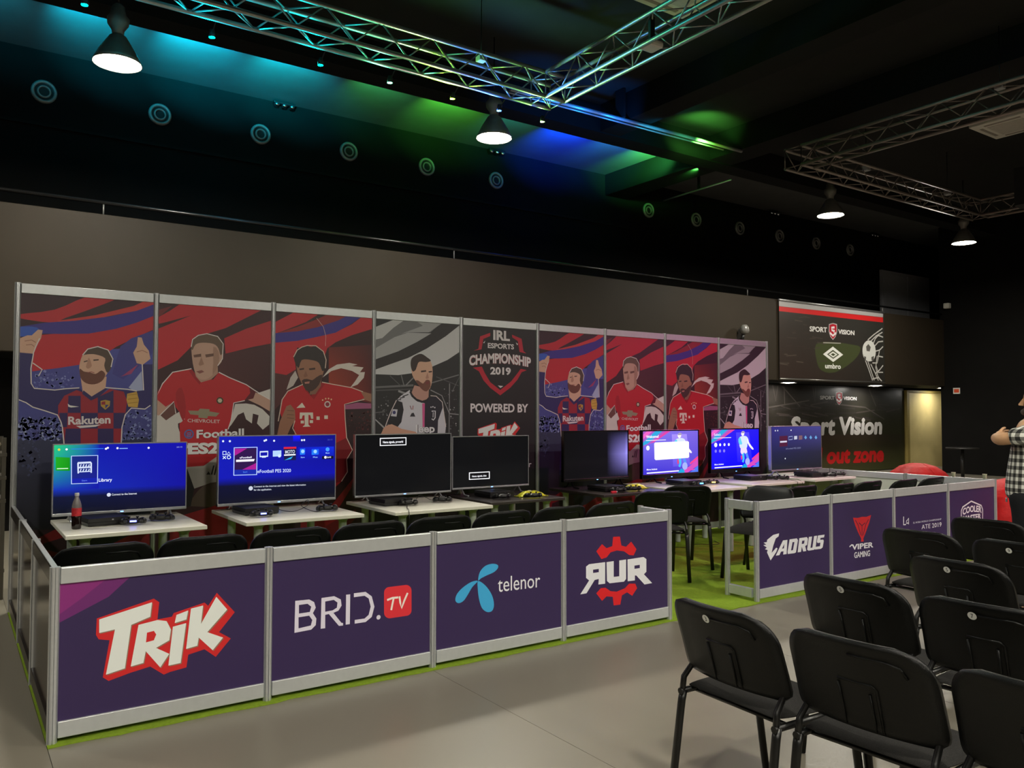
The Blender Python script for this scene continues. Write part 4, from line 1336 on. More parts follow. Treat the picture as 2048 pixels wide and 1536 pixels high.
A.text('for the application.', (612, 988), (862, 978), (612, 964), (196, 202, 214), .01)
for x, y in ((184, 296), (278, 296), (762, 290), (784, 280), (896, 290), (1284, 282), (1316, 280)):
    A.disc((x, y), .009, (200, 210, 236), 8)
A.text('20:15', (1640, 286), (1708, 282), (1640, 268), (70, 80, 170), 0)
TVS.append(make_tv('silver-framed television showing a blue menu reading eFootball PES 2020', X[0], X[1], X[2], X[3], TVY, A))


def dark_tv(X, box, tx, label, Y=TVY):
    A, Q = tv_art(zoom(540, 840, 3.657), X[0], X[1], X[2], X[3], .018, .008, Y)
    A.grad(Q, [(5, 6, 7)] * 4, 1, raw=True)
    x0, x1, y0, y1, sl = box
    A.poly([(x0, y0), (x1, y0 - sl), (x1, y1 - sl), (x0, y1)], (226, 226, 230))
    A.poly([(x0 + 6, y0 + 6), (x1 - 6, y0 - sl + 6), (x1 - 6, y1 - sl - 6), (x0 + 6, y1 - 6)], (8, 8, 10))
    A.text(tx, (x0 + 22, y1 - 20), (x1 - 24, y1 - 20 - sl * .8), (x0 + 22, y0 + 22), (220, 220, 226), .03)
    return make_tv(label, X[0], X[1], X[2], X[3], Y, A, True, .018)


TVS.append(dark_tv((2.588, 3.588, .765, 1.334), (804, 998, 132, 190, 6), 'Nema signala, proveriti', 'silver-framed black television with a boxed white message near its top'))
TVS.append(dark_tv((3.600, 4.515, .782, 1.300), (1456, 1608, 384, 438, 8), 'Nema signala, izlaz', 'silver-framed black television with a boxed white message near its bottom'))
# 5: off, with light leaking along its right edge
X = (4.972, 5.908, .790, 1.337)
A, Q = tv_art(zoom(1060, 820, 4.096), X[0], X[1], X[2], X[3], .03, .016)
xm = Q[0][0] + .60
xe = Q[0][0] + .86
A.grad([Q[0], (xm, Q[0][1]), (xm, Q[2][1]), Q[3]], [(5, 5, 6), (9, 8, 14), (6, 6, 9), (5, 5, 6)], 3, raw=True)
ymid = (Q[0][1] + Q[2][1]) / 2
for t0, t1, c0, c1 in ((Q[0][1], ymid, (18, 16, 34), (120, 112, 190)), (ymid, Q[2][1], (120, 112, 190), (10, 10, 14))):
    A.grad([(xm, t0), (xe, t0), (xe, t1), (xm, t1)], [(9, 8, 14), c0, c1, (10, 9, 18)], 6, raw=True)
    A.grad([(xe, t0), (Q[1][0], t0), (Q[1][0], t1), (xe, t1)], [c0, tuple(min(255, int(v * 1.2)) for v in c0), tuple(min(255, int(v * 1.3)) for v in c1), c1], 4, raw=True)
TVS.append(make_tv('black-framed television switched off with a violet glow on its right edge', X[0], X[1], X[2], X[3], TVY, A, False, .03))


def game_tv(X, ox, oy, base, dialog, label, Y):
    """ox,oy: zoom coordinates of the screen's top left; art laid out on a 470 x 390 canvas"""
    A, Q = tv_art(zoom(1060, 820, 4.096), X[0], X[1], X[2], X[3], .05, .016, Y)
    wq, hq = Q[1][0] - Q[0][0], Q[0][1] - Q[3][1]
    A.m = lambda x, y: (Q[0][0] + x / 470 * wq, Q[0][1] - y / 390 * hq)
    c0, c1, c2, c3 = base
    A.grad([(0, 0), (470, 0), (470, 390), (0, 390)], [c0, c1, c2, c3], 6)
    for q, c in (([(0, 0), (190, 0), (60, 110), (0, 140)], (150, 80, 180)), ([(100, 0), (160, 0), (40, 110), (0, 130), (0, 100)], (40, 150, 200)), ([(30, 0), (80, 0), (0, 70), (0, 30)], (214, 90, 180)), ([(190, 0), (230, 0), (90, 100), (60, 110)], (200, 60, 150)),
                 ([(470, 250), (470, 330), (380, 390), (300, 390), (400, 330)], (190, 70, 170)), ([(470, 240), (470, 262), (400, 320), (340, 350)], (226, 60, 130)), ([(470, 330), (470, 390), (400, 390)], (70, 110, 220)), ([(290, 390), (320, 350), (350, 372), (350, 390)], (20, 150, 200))):
        A.poly(q, c)
    A.grad([(240, 30), (370, 30), (400, 330), (250, 330)], [tuple(min(255, v + 40) for v in c1)] * 2 + [tuple(min(255, v + 20) for v in c2)] * 2, 3)
    # player in mid stride
    A.poly([(268, 90), (290, 70), (325, 66), (352, 80), (366, 120), (352, 150), (345, 190), (280, 190), (272, 140)], (196, 206, 232), 2)
    A.poly([(262, 100), (280, 78), (290, 110), (300, 150), (270, 150)], (90, 190, 220), 2)
    A.poly([(350, 90), (372, 140), (398, 178), (414, 200), (408, 212), (388, 196), (358, 150)], (236, 222, 222), 2)
    A.disc((306, 42), .030, (238, 222, 220), 14)
    A.poly([(292, 26), (310, 14), (328, 26), (326, 38), (294, 40)], (150, 140, 170))
    A.poly([(285, 190), (342, 190), (352, 236), (340, 262), (318, 236), (296, 258), (282, 232)], (214, 196, 226))
    A.poly([(296, 255), (318, 236), (322, 300), (312, 340), (296, 330), (304, 300)], (60, 170, 220))
    A.poly([(330, 250), (350, 236), (366, 290), (372, 330), (352, 322)], (80, 130, 220))
    A.disc((352, 330), .045, (150, 160, 232), 16)
    A.poly([(285, 270), (298, 262), (300, 300), (288, 310)], (214, 60, 90))
    if dialog:
        A.poly([(92, 110), (100, 102), (378, 98), (388, 106), (390, 246), (380, 254), (104, 262), (94, 252)], (255, 255, 255))
        A.text('Welcome!', (26, 60), (130, 58), (26, 36), (240, 240, 250), .02)
    else:
        A.text('Select', (26, 60), (90, 58), (26, 36), (210, 210, 240), .02)
        for k in range(4):
            A.disc((42 + 42 * k, 150), .028 if k == 0 else .018, (235, 236, 250), 10)
        for k in range(3):
            A.disc((42 + 40 * k, 212), .020, (120, 110, 220), 10)
    A.line([(24, 82), (190, 80)], .007, (225, 225, 245))
    if dialog:
        A.disc((40, 150), .028, (235, 236, 250), 10)
    A.text('More Actions', (30, 352), (116, 350), (30, 338), (240, 240, 250), .02)
    A.poly([(30, 372), (300, 366), (300, 376), (30, 382)], (240, 242, 250))
    A.poly([(352, 366), (440, 362), (440, 370), (352, 376)], (206, 60, 160))
    return make_tv(label, X[0], X[1], X[2], X[3], Y, A, False, .05, .2)


TVS.append(game_tv((6.115, 7.058, .771, 1.333), 0, 0, [(120, 110, 220), (110, 90, 200), (70, 54, 190), (50, 40, 190)], True, 'black-framed television with a blank white dialog over a purple game page', TVY))
TVS.append(game_tv((7.262, 8.192, .790, 1.339), 0, 0, [(40, 30, 220), (30, 20, 210), (10, 0, 235), (5, 0, 225)], False, 'black-framed television showing a vivid blue game page with a player', TVY))
# 8: dim menu
p = at_y(1541, 943, 2.12)
q = at_y(1641, 851, 2.12)
X = (p.x, q.x, p.z, q.z)
A, Q = tv_art(ZS, X[0], X[1], X[2], X[3], .018, .010, 2.12)
ys = Q[0][1] + (Q[3][1] - Q[0][1]) * .62
A.grad([Q[0], Q[1], (Q[1][0], ys), (Q[0][0], ys)], [(44, 40, 110), (62, 60, 120), (34, 34, 52), (28, 30, 62)], 6, raw=True)
A.grad([(Q[0][0], ys), (Q[1][0], ys), Q[2], Q[3]], [(28, 30, 62), (34, 34, 52), (26, 27, 32), (22, 26, 34)], 4, raw=True)
A.poly([(168, 1205), (235, 1200), (235, 1290), (168, 1296)], (70, 24, 50))
A.line([(172, 1254), (230, 1250)], .02, (190, 190, 210))
A.line([(246, 1210), (278, 1206), (278, 1232), (246, 1236)], .010, (130, 140, 180), closed=True)
A.poly([(292, 1204), (318, 1202), (318, 1230), (292, 1234)], (176, 180, 196))
A.poly([(332, 1200), (362, 1198), (362, 1232), (332, 1236)], (110, 80, 90))
for x in (390, 434, 478):
    A.poly([(x, 1198), (x + 12, 1218), (x, 1232), (x - 12, 1216)], (90, 140, 190))
A.text('eFootball PES 2020', (222, 1318), (348, 1310), (222, 1306), (120, 124, 160), 0)
for x, y in ((132, 1158), (152, 1157), (266, 1154), (216, 1396)):
    A.disc((x, y), .010, (200, 204, 214), 8)
TVS.append(make_tv('silver-framed television with a dim menu at the right end, before the wall graphic', X[0], X[1], X[2], X[3], 2.12, A, True, .018, .12, .74))

# ================================================================== STACKING CHAIRS
def rounded_slab(P, hw, nu, nv, thick):
    """two-sided padded slab: P(s,v)->point, normal offset along N; hw(v) half width"""


def back_pt(u, v, off):
    # u -1..1, v 0..1 (bottom to top), off along -y (behind)
    z0, z1 = .520, .825
    z = z0 + (z1 - z0) * v
    rb, rt, W = .05, .105, .256
    h = (z1 - z0)
    hw = W - .006 * v
    d = (1 - v) * h
    if d < rt:
        hw -= rt - math.sqrt(max(0, rt * rt - (rt - d) ** 2))
    d = v * h
    if d < rb:
        hw -= (rb - math.sqrt(max(0, rb * rb - (rb - d) ** 2))) * .6
    x = u * hw
    y = -.205 - .085 * v - .02 * v * v + .045 * (x / W) ** 2
    return Vector((x, y - off, z))


def make_chair():
    t = thing('stacking_chair', 'x', 'chair')
    mb = MB()
    n = 16
    prof = lambda u, v: 1.0 - max(abs(u), abs(2 * v - 1)) ** 8
    mb.grid(lambda a, b: back_pt(2 * a - 1, b, -.012 - .016 * prof(2 * a - 1, b)), n, n)
    mb.grid(lambda a, b: back_pt(2 * a - 1, b, .006 + .010 * prof(2 * a - 1, b) - .006 * (1 if max(abs(2 * a - 1), abs(2 * b - 1)) < .8 else 0)), n, n)
    loop = [(i / n, 0) for i in range(n)] + [(1, i / n) for i in range(n)] + [(1 - i / n, 1) for i in range(n)] + [(0, 1 - i / n) for i in range(n)]
    m = len(loop)
    vs = [back_pt(2 * a - 1, b, -.012) for a, b in loop] + [back_pt(2 * a - 1, b, .006) for a, b in loop]
    mb.add(vs, [(i, (i + 1) % m, m + (i + 1) % m, m + i) for i in range(m)], True)
    br = obj('backrest', mb, M_CHAIRSH, t)
    for pts in (((.0, .84), (.5, .835), (.66, .80), (.70, .70)), ((-.22, .54), (.24, .54), (.29, .50), (.30, .03)), ((.20, .03), (.195, .44)), ((-.22, .03), (-.22, .50))):
        obj('rib', MB().tube([back_pt(u, v, .010) for u, v in pts], .005, 6), M_CHAIRSH, br)
    # padded seat with a waterfall front
    def seat_pt(a, b, top):
        u, v = 2 * a - 1, b
        k = max(abs(u), abs(2 * v - 1)) ** 8
        x = u * (.225 + .012 * math.sin(v * PI)) * (1 - .06 * (abs(2 * v - 1) ** 6))
        y = -.205 + .43 * v * (1 - .04 * abs(u) ** 6)
        z = .452 + .010 * (1 - v) - .030 * max(0, v - .7) ** 2 / .09
        z += (.022 * (1 - k) + .002) if top else -.012 * (1 - k) - .002
        return (x, y, z)
    mb = MB()
    mb.grid(lambda a, b: seat_pt(a, b, True), n, n)
    mb.grid(lambda a, b: seat_pt(a, b, False), n, n)
    vs = [seat_pt(a, b, True) for a, b in loop] + [seat_pt(a, b, False) for a, b in loop]
    mb.add(vs, [(i, (i + 1) % m, m + (i + 1) % m, m + i) for i in range(m)], True)
    obj('seat', mb, M_FABRIC, t)
    for s in (-1, 1):
        obj('leg', MB().tube([(s * .236, -.285, .004), (s * .233, -.225, .40), (s * .232, -.215, .44)], .018, 10, ry=.012), M_TUBE, t)
        obj('leg', MB().tube([(s * .236, .262, .004), (s * .233, .195, .40), (s * .232, .18, .437)], .018, 10, ry=.012), M_TUBE, t)
        obj('seat_rail', MB().tube([(s * .232, -.235, .435), (s * .232, .2, .435)], .013, 8), M_TUBE, t)
        obj('back_support', MB().tube([(s * .232, -.225, .42), (s * .230, -.215, .49), tuple(back_pt(s * .90, .06, -.004)), tuple(back_pt(s * .88, .30, -.004))], .012, 8), M_TUBE, t)
    for y in (-.15, .14):
        obj('cross_tube', MB().tube([(-.232, y, .43), (.232, y, .43)], .010, 8), M_TUBE, t)
    return t


def sticker(chair, txt):
    br = [c for c in chair.children if c.name.startswith('backrest')][0]
    c = back_pt(-.08, .83, .0125)
    nrm = (back_pt(0, .9, 0) - back_pt(0, .76, 0)).normalized()
    ang = math.atan2(-nrm.y, nrm.z)
    m_ = Art(lambda x, y: (x, y))
    m_.disc((0, 0), .0165, (226, 226, 220), 20)
    m_.text(txt, (.0045 * -len(txt), -.009), (.0045 * len(txt), -.009), (-.0045 * len(txt), .009), (30, 30, 30), .01)
    o = link('number_sticker', m_.mesh('number_sticker', M_LOGO), br, c + Vector((0, -.004, 0)), (ang, 0, 0))
    o['label'] = 'round white number sticker'


chair = make_chair()
used = []


def put_chair(x, y, deg, label, group, num=None):
    """deg: facing direction, 0 = +Y, clockwise positive"""
    o = place(chair, used, (x, y, (.0045) if group == GB else 0), -math.radians(deg), label, group)
    return o


GA = 'black stacking chairs of the audience rows'
GB = 'black stacking chairs drawn up to the gaming tables'
AUD = []


def aud(bx, by, label, deg=99.5, num=None):
    a = math.radians(deg)
    AUD.append((put_chair(bx + .29 * math.sin(a), by + .29 * math.cos(a), deg, label, GA), num))


aud(1.915, -2.265, 'black chair nearest the aisle with sticker 3, front left of the audience rows', 93, '3')
aud(1.935, -2.805, 'black chair in the nearest row, right of the chair with sticker 3', 88)
aud(1.955, -3.345, 'black chair cut off by the bottom right corner', 88)
aud(2.78, -2.25, 'black chair with sticker 5 standing behind the nearest row, left end', 90, '5')
aud(2.78, -2.80, 'black chair with sticker 7 at the right picture edge, second row', 87, '7')
aud(3.61, -2.28, 'black chair with a white sticker in the third row, left end', 92, '5')
aud(3.62, -2.83, 'black chair of the third row, right of the stickered one', 90)
aud(4.43, -1.645, 'black chair in front of the VIPER panel, fourth row', 91)
aud(4.45, -2.19, 'black chair with a white sticker at the right edge, fourth row', 90, '9')
aud(5.33, -1.62, 'black chair in front of the COOLER panel, fifth row', 90)
aud(5.36, -2.17, 'black chair of the fifth row at the right picture edge', 90)
BOOTH = [(0.285, .79, 0, 'black chair back at the left end behind the TRIK panel'),
         (0.805, .79, 0, 'black chair back second from the left, behind the TRIK panel'),
         (1.325, .79, 0, 'black chair back behind the left end of the BRID panel'),
         (1.845, .79, 0, 'black chair back behind the right end of the BRID panel'),
         (2.365, .79, 0, 'black chair back behind the left end of the telenor panel'),
         (2.885, .79, 0, 'black chair back behind the right end of the telenor panel'),
         (3.405, .79, 0, 'black chair back left of the last one behind the RUR panel'),
         (3.925, .79, 0, 'black chair back behind the RUR panel, next to the entrance'),
         (5.02, 1.17, 30, 'black chair in the booth entrance, half hidden by the RUR panel'),
         (5.62, 1.45, 26, 'black chair in the booth entrance under the white dialog screen'),
         (5.80, .62, -104, 'black chair turned sideways behind the open return frame'),
         (6.42, .84, 0, 'black chair behind the right end of the AORUS panel'),
         (6.95, .78, 0, 'black chair behind the left half of the VIPER panel'),
         (7.47, .79, 0, 'black chair behind the right half of the VIPER panel'),
         (8.00, .70, 0, 'black chair left of the last one, behind the 2019 panel'),
         (8.52, .68, 0, 'black chair at the right end, behind the COOLER panel')]
for x, y, d, l in BOOTH:
    put_chair(x, y, d, l, GB)
for o, nmb in AUD:
    if nmb:
        sticker(o, nmb)

# ================================================================== CONSOLES, CONTROLLERS AND SMALL THINGS ON THE TABLES
TT = .7205
M_CONS = mat('console_black', (24, 24, 25), .4, 0, .5, .08, 40)
M_CTRL = mat('controller_black', (20, 20, 22), .38, 0, .5, .1, 60)
cons = thing('game_console', 'x', 'console', group='black game consoles in front of the televisions')
obj('lower_shell', MB().prism([(-.135, .0), (.135, .0), (.14, .022), (-.14, .022)], -.14, .14, 'y'), M_CONS, cons)
obj('upper_shell', MB().prism([(-.14, .026), (.14, .026), (.135, .052), (-.135, .052)], -.145, .145, 'y'), M_CONS, cons)
obj('seam', MB().box(-.13, .13, -.135, .135, .021, .0265), mat('console_seam', (8, 8, 8), .3), cons)
obj('badge', MB().box(.02, .032, -.1462, -.1445, .033, .042), mat('console_badge', (190, 190, 195), .3, .8), cons)
for f in ((-.11, -.11), (.11, -.11), (-.11, .11), (.11, .11)):
    obj('foot', MB().lathe([(0, -.004), (.008, -.004), (.008, .001), (0, .001)], 8, (f[0], f[1], 0)), M_CONS, cons)
used = []
CONS = [(.52, 2.33, 8, TT, 'on the far left table behind the cola bottle'), (1.63, 2.32, 4, TT, 'on the table under the game menu screen'),
        (2.82, 2.30, 4, TT, 'under the black screen with the message at its top'), (3.95, 2.34, 0, TT, 'on the dark table with the message screen'),
        (5.25, 2.18, 0, TT, 'on the dark table under the plain black screen'), (6.42, 2.20, -4, TT, 'under the screen with the white dialog'),
        (7.62, 2.24, -4, TT, 'under the vivid blue screen'), (8.45, 1.98, -4, TT + .02, 'under the dim screen at the right end')]
for x, y, d, z, l in CONS:
    place(cons, used, (x, y - .06, z + .004), math.radians(d), 'flat black game console ' + l)

ct = thing('game_controller', 'x', 'controller', group='black game controllers lying on the tables')
mb = MB()


def blob(mb, c, r, nu=14, nv=8):
    def P(a, b):
        th, ph = 2 * PI * a, PI * b
        return (c[0] + r[0] * math.sin(ph) * math.cos(th), c[1] + r[1] * math.sin(ph) * math.sin(th), c[2] + r[2] * math.cos(ph))
    return mb.grid(P, nu, nv)


blob(mb, (0, .008, .034), (.066, .036, .021))
mb.box(-.035, .035, -.018, .04, .022, .050, .006)
obj('body', mb, M_CTRL, ct)
for s in (-1, 1):
    obj('grip', MB().tube([(s * .052, .025, .036), (s * .062, .0, .036), (s * .072, -.03, .028), (s * .078, -.055, .018)], [.020, .023, .019, .012], 10), M_CTRL, ct)
    obj('thumbstick', MB().lathe([(0, .044), (.006, .044), (.006, .058), (.011, .060), (.011, .066), (.004, .065), (0, .064)], 12, (s * .028, -.008, 0)), M_BLACKPL, ct)
    obj('trigger', MB().box(s * .052 - .014, s * .052 + .014, .036, .056, .026, .046, .005), M_BLACKPL, ct)
obj('touchpad', MB().box(-.026, .026, .008, .04, .0495, .0525, .001), mat('touchpad', (34, 34, 38), .5), ct)
for k in range(4):
    a = k * PI / 2
    obj('button', MB().lathe([(0, .05), (.0045, .05), (.0045, .056), (0, .0565)], 8, (.052 + .011 * math.cos(a), .018 + .011 * math.sin(a), 0)), M_BLACKPL, ct)
obj('directional_pad', MB().box(-.064, -.040, .014, .021, .05, .056, .001).box(-.0555, -.0485, .006, .029, .05, .056, .001), M_BLACKPL, ct)
used = []
CTR = [(.69, 2.07, 170, TT, 'with a blue light on the far left table'), (.90, 2.17, 160, TT, 'second on the far left table'),
       (1.60, 1.99, 175, TT, 'at the front edge of the menu screen table'), (2.16, 2.06, 165, TT, 'at the right of the menu screen table'),
       (2.90, 2.05, 160, TT, 'left one on the third table'), (3.27, 2.10, 150, TT, 'right one on the third table'),
       (3.88, 2.03, 170, TT, 'left one on the dark table before the message screen'), (4.17, 1.93, 165, TT, 'under the left yellow snack bag'),
       (5.22, 1.90, 170, TT, 'under the right yellow snack bag'), (5.45, 1.92, 160, TT, 'right of the right yellow snack bag'),
       (6.47, 1.95, 170, TT, 'with a blue front light on the dialog screen table'), (6.71, 1.98, 160, TT, 'with an orange front light on the dialog screen table'),
       (7.78, 2.02, 120, TT, 'left one under the vivid blue screen'), (7.93, 1.95, 140, TT, 'right one under the vivid blue screen'),
       (8.60, 1.74, 150, TT + .02, 'left one on the right end table'), (8.80, 1.76, 140, TT + .02, 'right one on the right end table')]
CO = []
for x, y, d, z, l in CTR:
    CO.append(place(ct, used, (x, y, z - .006), math.radians(d), 'small black game controller ' + l))


def lightbar(o, name, em):
    l = obj('light_bar', MB().box(-.022, .022, .0385, .046, .030, .042, .002), mat(name, (200, 200, 255), .4, emit=em, strength=5.0), o)
    l['label'] = 'glowing light bar'


lightbar(CO[0], 'lightbar_violet', (.08, .10, 1.0))
lightbar(CO[10], 'lightbar_blue', (.02, .35, 1.0))
lightbar(CO[11], 'lightbar_orange', (1.0, .45, .02))
lightbar(CO[2], 'lightbar_violet', (.08, .10, 1.0))

# camera bars / small usb lights standing on two tables are part of the consoles' cables
def cable(pts, label, r=.0028):
    P = []
    m = len(pts)
    for i in range(m - 1):
        p0, p1, p2, p3 = [Vector(pts[min(max(i + k, 0), m - 1)]) for k in (-1, 0, 1, 2)]
        for j in range(6):
            t = j / 6
            P.append(.5 * ((2 * p1) + (-p0 + p2) * t + (2 * p0 - 5 * p1 + 4 * p2 - p3) * t * t + (-p0 + 3 * p1 - 3 * p2 + p3) * t ** 3))
    P.append(Vector(pts[-1]))
    o = obj('cable', MB().tube(P, r, 6), M_TUBE)
    return tag(o, label, 'cable', 'thin black cables on and under the tables')


cable([(1.80, 2.30, TT + .02), (1.90, 2.16, TT + .004), (2.00, 2.10, TT + .05), (2.03, 2.16, TT + .09), (1.99, 2.2, TT + .04), (2.05, 2.05, TT + .004), (2.14, 2.10, TT + .015)], 'thin looping black cable on the menu screen table')
cable([(2.24, 2.05, TT + .012), (2.30, 2.2, TT + .003), (2.325, 2.5, TT + .003)], 'thin black cable trailing right from the menu screen table controller')
cable([(2.96, 2.30, TT + .03), (3.03, 2.2, TT + .01), (3.12, 2.25, TT + .06), (3.2, 2.2, TT + .02), (3.24, 2.14, TT + .015)], 'thin black cable curling between controllers on the third table')
cable([(2.86, 2.00, TT + .012), (2.76, 1.80, TT + .004), (2.70, 1.655, TT + .002), (2.70, 1.64, .5), (2.72, 1.72, .1), (2.78, 1.9, .012)], 'thin black cable dropping off the front of the third table')
cable([(7.86, 1.92, TT + .012), (7.87, 1.72, TT + .004), (7.87, 1.69, .66), (7.84, 1.70, .3), (7.9, 1.74, .012)], 'thin black cable hanging from the vivid blue screen table, left')
cable([(7.96, 1.9, TT + .012), (7.97, 1.72, TT + .004), (7.975, 1.69, .6), (7.96, 1.70, .3), (8.0, 1.76, .012)], 'thin black cable hanging from the vivid blue screen table, right')
cable([(.46, 2.16, TT + .004), (.52, 2.12, TT + .004), (.60, 2.13, TT + .01), (.64, 2.09, TT + .014)], 'thin black cable beside the cola bottle')
cable([(.99, 1.98, .70), (1.0, 1.9, .5), (1.02, 1.86, .2), (1.0, 2.0, .012)], 'thin black cable hanging under the far left table')
cable([(6.3, 2.3, .012), (6.5, 2.1, .012), (6.7, 2.25, .012), (6.95, 2.1, .012), (7.1, 2.3, .012)], 'thin black cable coiled on the carpet under the tables')

# cola bottle
M_PET = mat('clear_bottle', (245, 250, 250), .05, 0, .5, glass=True)
bt = thing('cola_bottle', 'half-full plastic cola bottle with red label on the far left table', 'bottle', (.325, 2.06, TT - .0005))
obj('lower_body', MB().lathe([(0, .002), (.026, .0), (.031, .008), (.031, .04), (.029, .06), (.031, .085), (.0312, .094), (0, .094)], 20), mat('cola', (24, 12, 10), .1, 0, .6), bt)
obj('label', MB().lathe([(.0312, .092), (.0318, .094), (.0318, .146), (.0312, .148)], 20), mat('red_label', (188, 44, 52), .4, 0, .4, .25, 60), bt)
obj('shoulder', MB().lathe([(.031, .147), (.030, .165), (.024, .19), (.015, .212), (.0125, .222), (.0125, .232)], 20), mat('bottle_shoulder', (120, 112, 112), .08, 0, .6), bt)
obj('cap', MB().lathe([(0, .25), (.0135, .25), (.0145, .246), (.0145, .231), (.0125, .229)], 18), mat('silver_cap', (205, 205, 208), .4, .2), bt)

# snack bags
M_BAG = mat('yellow_foil', (214, 212, 40), .28, .1, .5, .12, 25, .3, 60)


def snack_bag(loc, rz, label, sx):
    t = thing('snack_bag', label, 'snack bag', loc, rz, 'yellow snack bags')
    mb = MB()

    def P(a, b, s):
        u, v = 2 * a - 1, 2 * b - 1
        hgt = (1 - abs(u) ** 3) * (1 - abs(v) ** 3)
        z = .004 + s * .0 + (hgt * (.05 + .012 * noise.noise(Vector((u * 3, v * 3, sx)))) if s > 0 else 0)
        return (u * .145 * (1 - .05 * v * v), v * .07 * (1 - .08 * abs(u)), z)
    mb.grid(lambda a, b: P(a, b, 1), 22, 14)
    mb.grid(lambda a, b: P(a, b, 0), 22, 14)
    obj('pouch', mb, M_BAG, t)
    for s in (-1, 1):
        obj('crimp', MB().box(min(s * .138, s * .162), max(s * .138, s * .162), -.06, .06, .002, .008), mat('foil_crimp', (190, 190, 60), .3, .4), t)
    obj('logo_patch', MB().grid(lambda a, b: (P(.36 + .22 * a, .36 + .26 * b, 1)[0], P(.36 + .22 * a, .36 + .26 * b, 1)[1], P(.36 + .22 * a, .36 + .26 * b, 1)[2] + .0015), 4, 4), mat('bag_patch', (228, 224, 190), .4), t)


snack_bag((4.25, 2.085, TT), math.radians(-8), 'shiny yellow snack bag on the dark table before the message screen', 1.0)
snack_bag((5.62, 2.08, TT), math.radians(4), 'shiny yellow snack bag on the dark table under the plain black screen', 5.0)
rc = thing('lighter', 'small red lighter on the dark table under the plain black screen', 'lighter', (5.12, 1.86, TT))
obj('body', MB().box(-.03, .03, -.012, .012, 0, .022, .003), mat('red_plastic', (200, 40, 56), .35), rc)
obj('wheel', MB().box(.03, .045, -.010, .010, .002, .02, .003), M_TVSILV, rc)

# small pale cups left on the right side barrier
for yy, l in ((.10, 'small pale paper cup on the barrier rail near the right corner'), (.44, 'small pale paper cup on the barrier rail farther from the right corner')):
    o = obj('paper_cup', MB().lathe([(0, .001), (.019, .0), (.023, .05), (.0245, .052), (.0215, .052), (.018, .004), (0, .004)], 16), mat('pale_cup', (196, 200, 168), .6), None, (9, yy, BAR_H - .005))
    tag(o, l, 'cup', 'pale paper cups')

# ================================================================== ROOF TRUSSES
CYL = MB().tube([(0, 0, 0), (0, 0, 1)], .008, 6).fix('brace', M_TRUSS)
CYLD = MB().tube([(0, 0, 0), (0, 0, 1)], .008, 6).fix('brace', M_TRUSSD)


def strut(parent, a, b, me):
    a, b = Vector(a), Vector(b)
    d = b - a
    o = link('brace', me, parent, a)
    o.rotation_euler = d.to_track_quat('Z', 'Y').to_euler()
    o.scale = (1, 1, d.length)


def truss_run(parent, p, axis, L, m, me, S=.29, step=.3):
    """square four-chord truss from p (lower near corner) along axis"""
    ax = Vector((1, 0, 0)) if axis == 'x' else Vector((0, 1, 0))
    sd = Vector((0, 1, 0)) if axis == 'x' else Vector((1, 0, 0))
    up = Vector((0, 0, 1))
    p = Vector(p)
    cs = [p, p + sd * S, p + sd * S + up * S, p + up * S]
    for c in cs:
        obj('chord', MB().tube([c, c + ax * L], .0245, 10), m, parent)
    n = max(1, int(round(L / step)))
    for f in range(4):
        c0, c1 = cs[f], cs[(f + 1) % 4]
        for k in range(n):
            t0, t1 = ax * (L * k / n), ax * (L * (k + 1) / n)
            if (k + f) % 2 == 0:
                strut(parent, c0 + t0, c1 + t1, me)
            else:
                strut(parent, c1 + t0, c0 + t1, me)
    for e in (0, L):
        for f in range(4):
            strut(parent, cs[f] + ax * e, cs[(f + 1) % 4] + ax * e, me)


TZ0 = 5.27
t1 = thing('roof_truss', 'aluminium box truss lit cyan, green and blue, cornering above a pendant lamp', 'truss', (0, 0, 0))
truss_run(t1, (-2.6, 3.24, TZ0), 'x', 7.9, M_TRUSS, CYL)
truss_run(t1, (5.30, -1.2, TZ0), 'y', 4.44, M_TRUSS, CYL)
truss_run(t1, (5.30, 3.24, TZ0), 'x', .29, M_TRUSS, CYL)
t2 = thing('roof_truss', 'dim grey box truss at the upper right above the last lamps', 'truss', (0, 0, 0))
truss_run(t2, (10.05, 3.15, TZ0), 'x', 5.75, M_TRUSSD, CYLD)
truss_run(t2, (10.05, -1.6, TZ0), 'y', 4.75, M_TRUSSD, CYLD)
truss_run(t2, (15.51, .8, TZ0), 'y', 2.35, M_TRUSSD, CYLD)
for t, pts in ((t1, [(-1.5, 3.4), (1.5, 3.4), (4.5, 3.4), (5.45, .4)]), (t2, [(10.2, .4), (12.0, 3.3), (14.6, 3.3), (15.65, 1.4)])):
    for x, y in pts:
        obj('hanger', MB().tube([(x, y, TZ0 + .29), (x, y, CEIL_Z)], .006, 6), M_TUBE, t)
        obj('clamp', MB().box(x - .05, x + .05, y - .05, y + .05, TZ0 + .27, TZ0 + .36, .01), M_GREY, t)
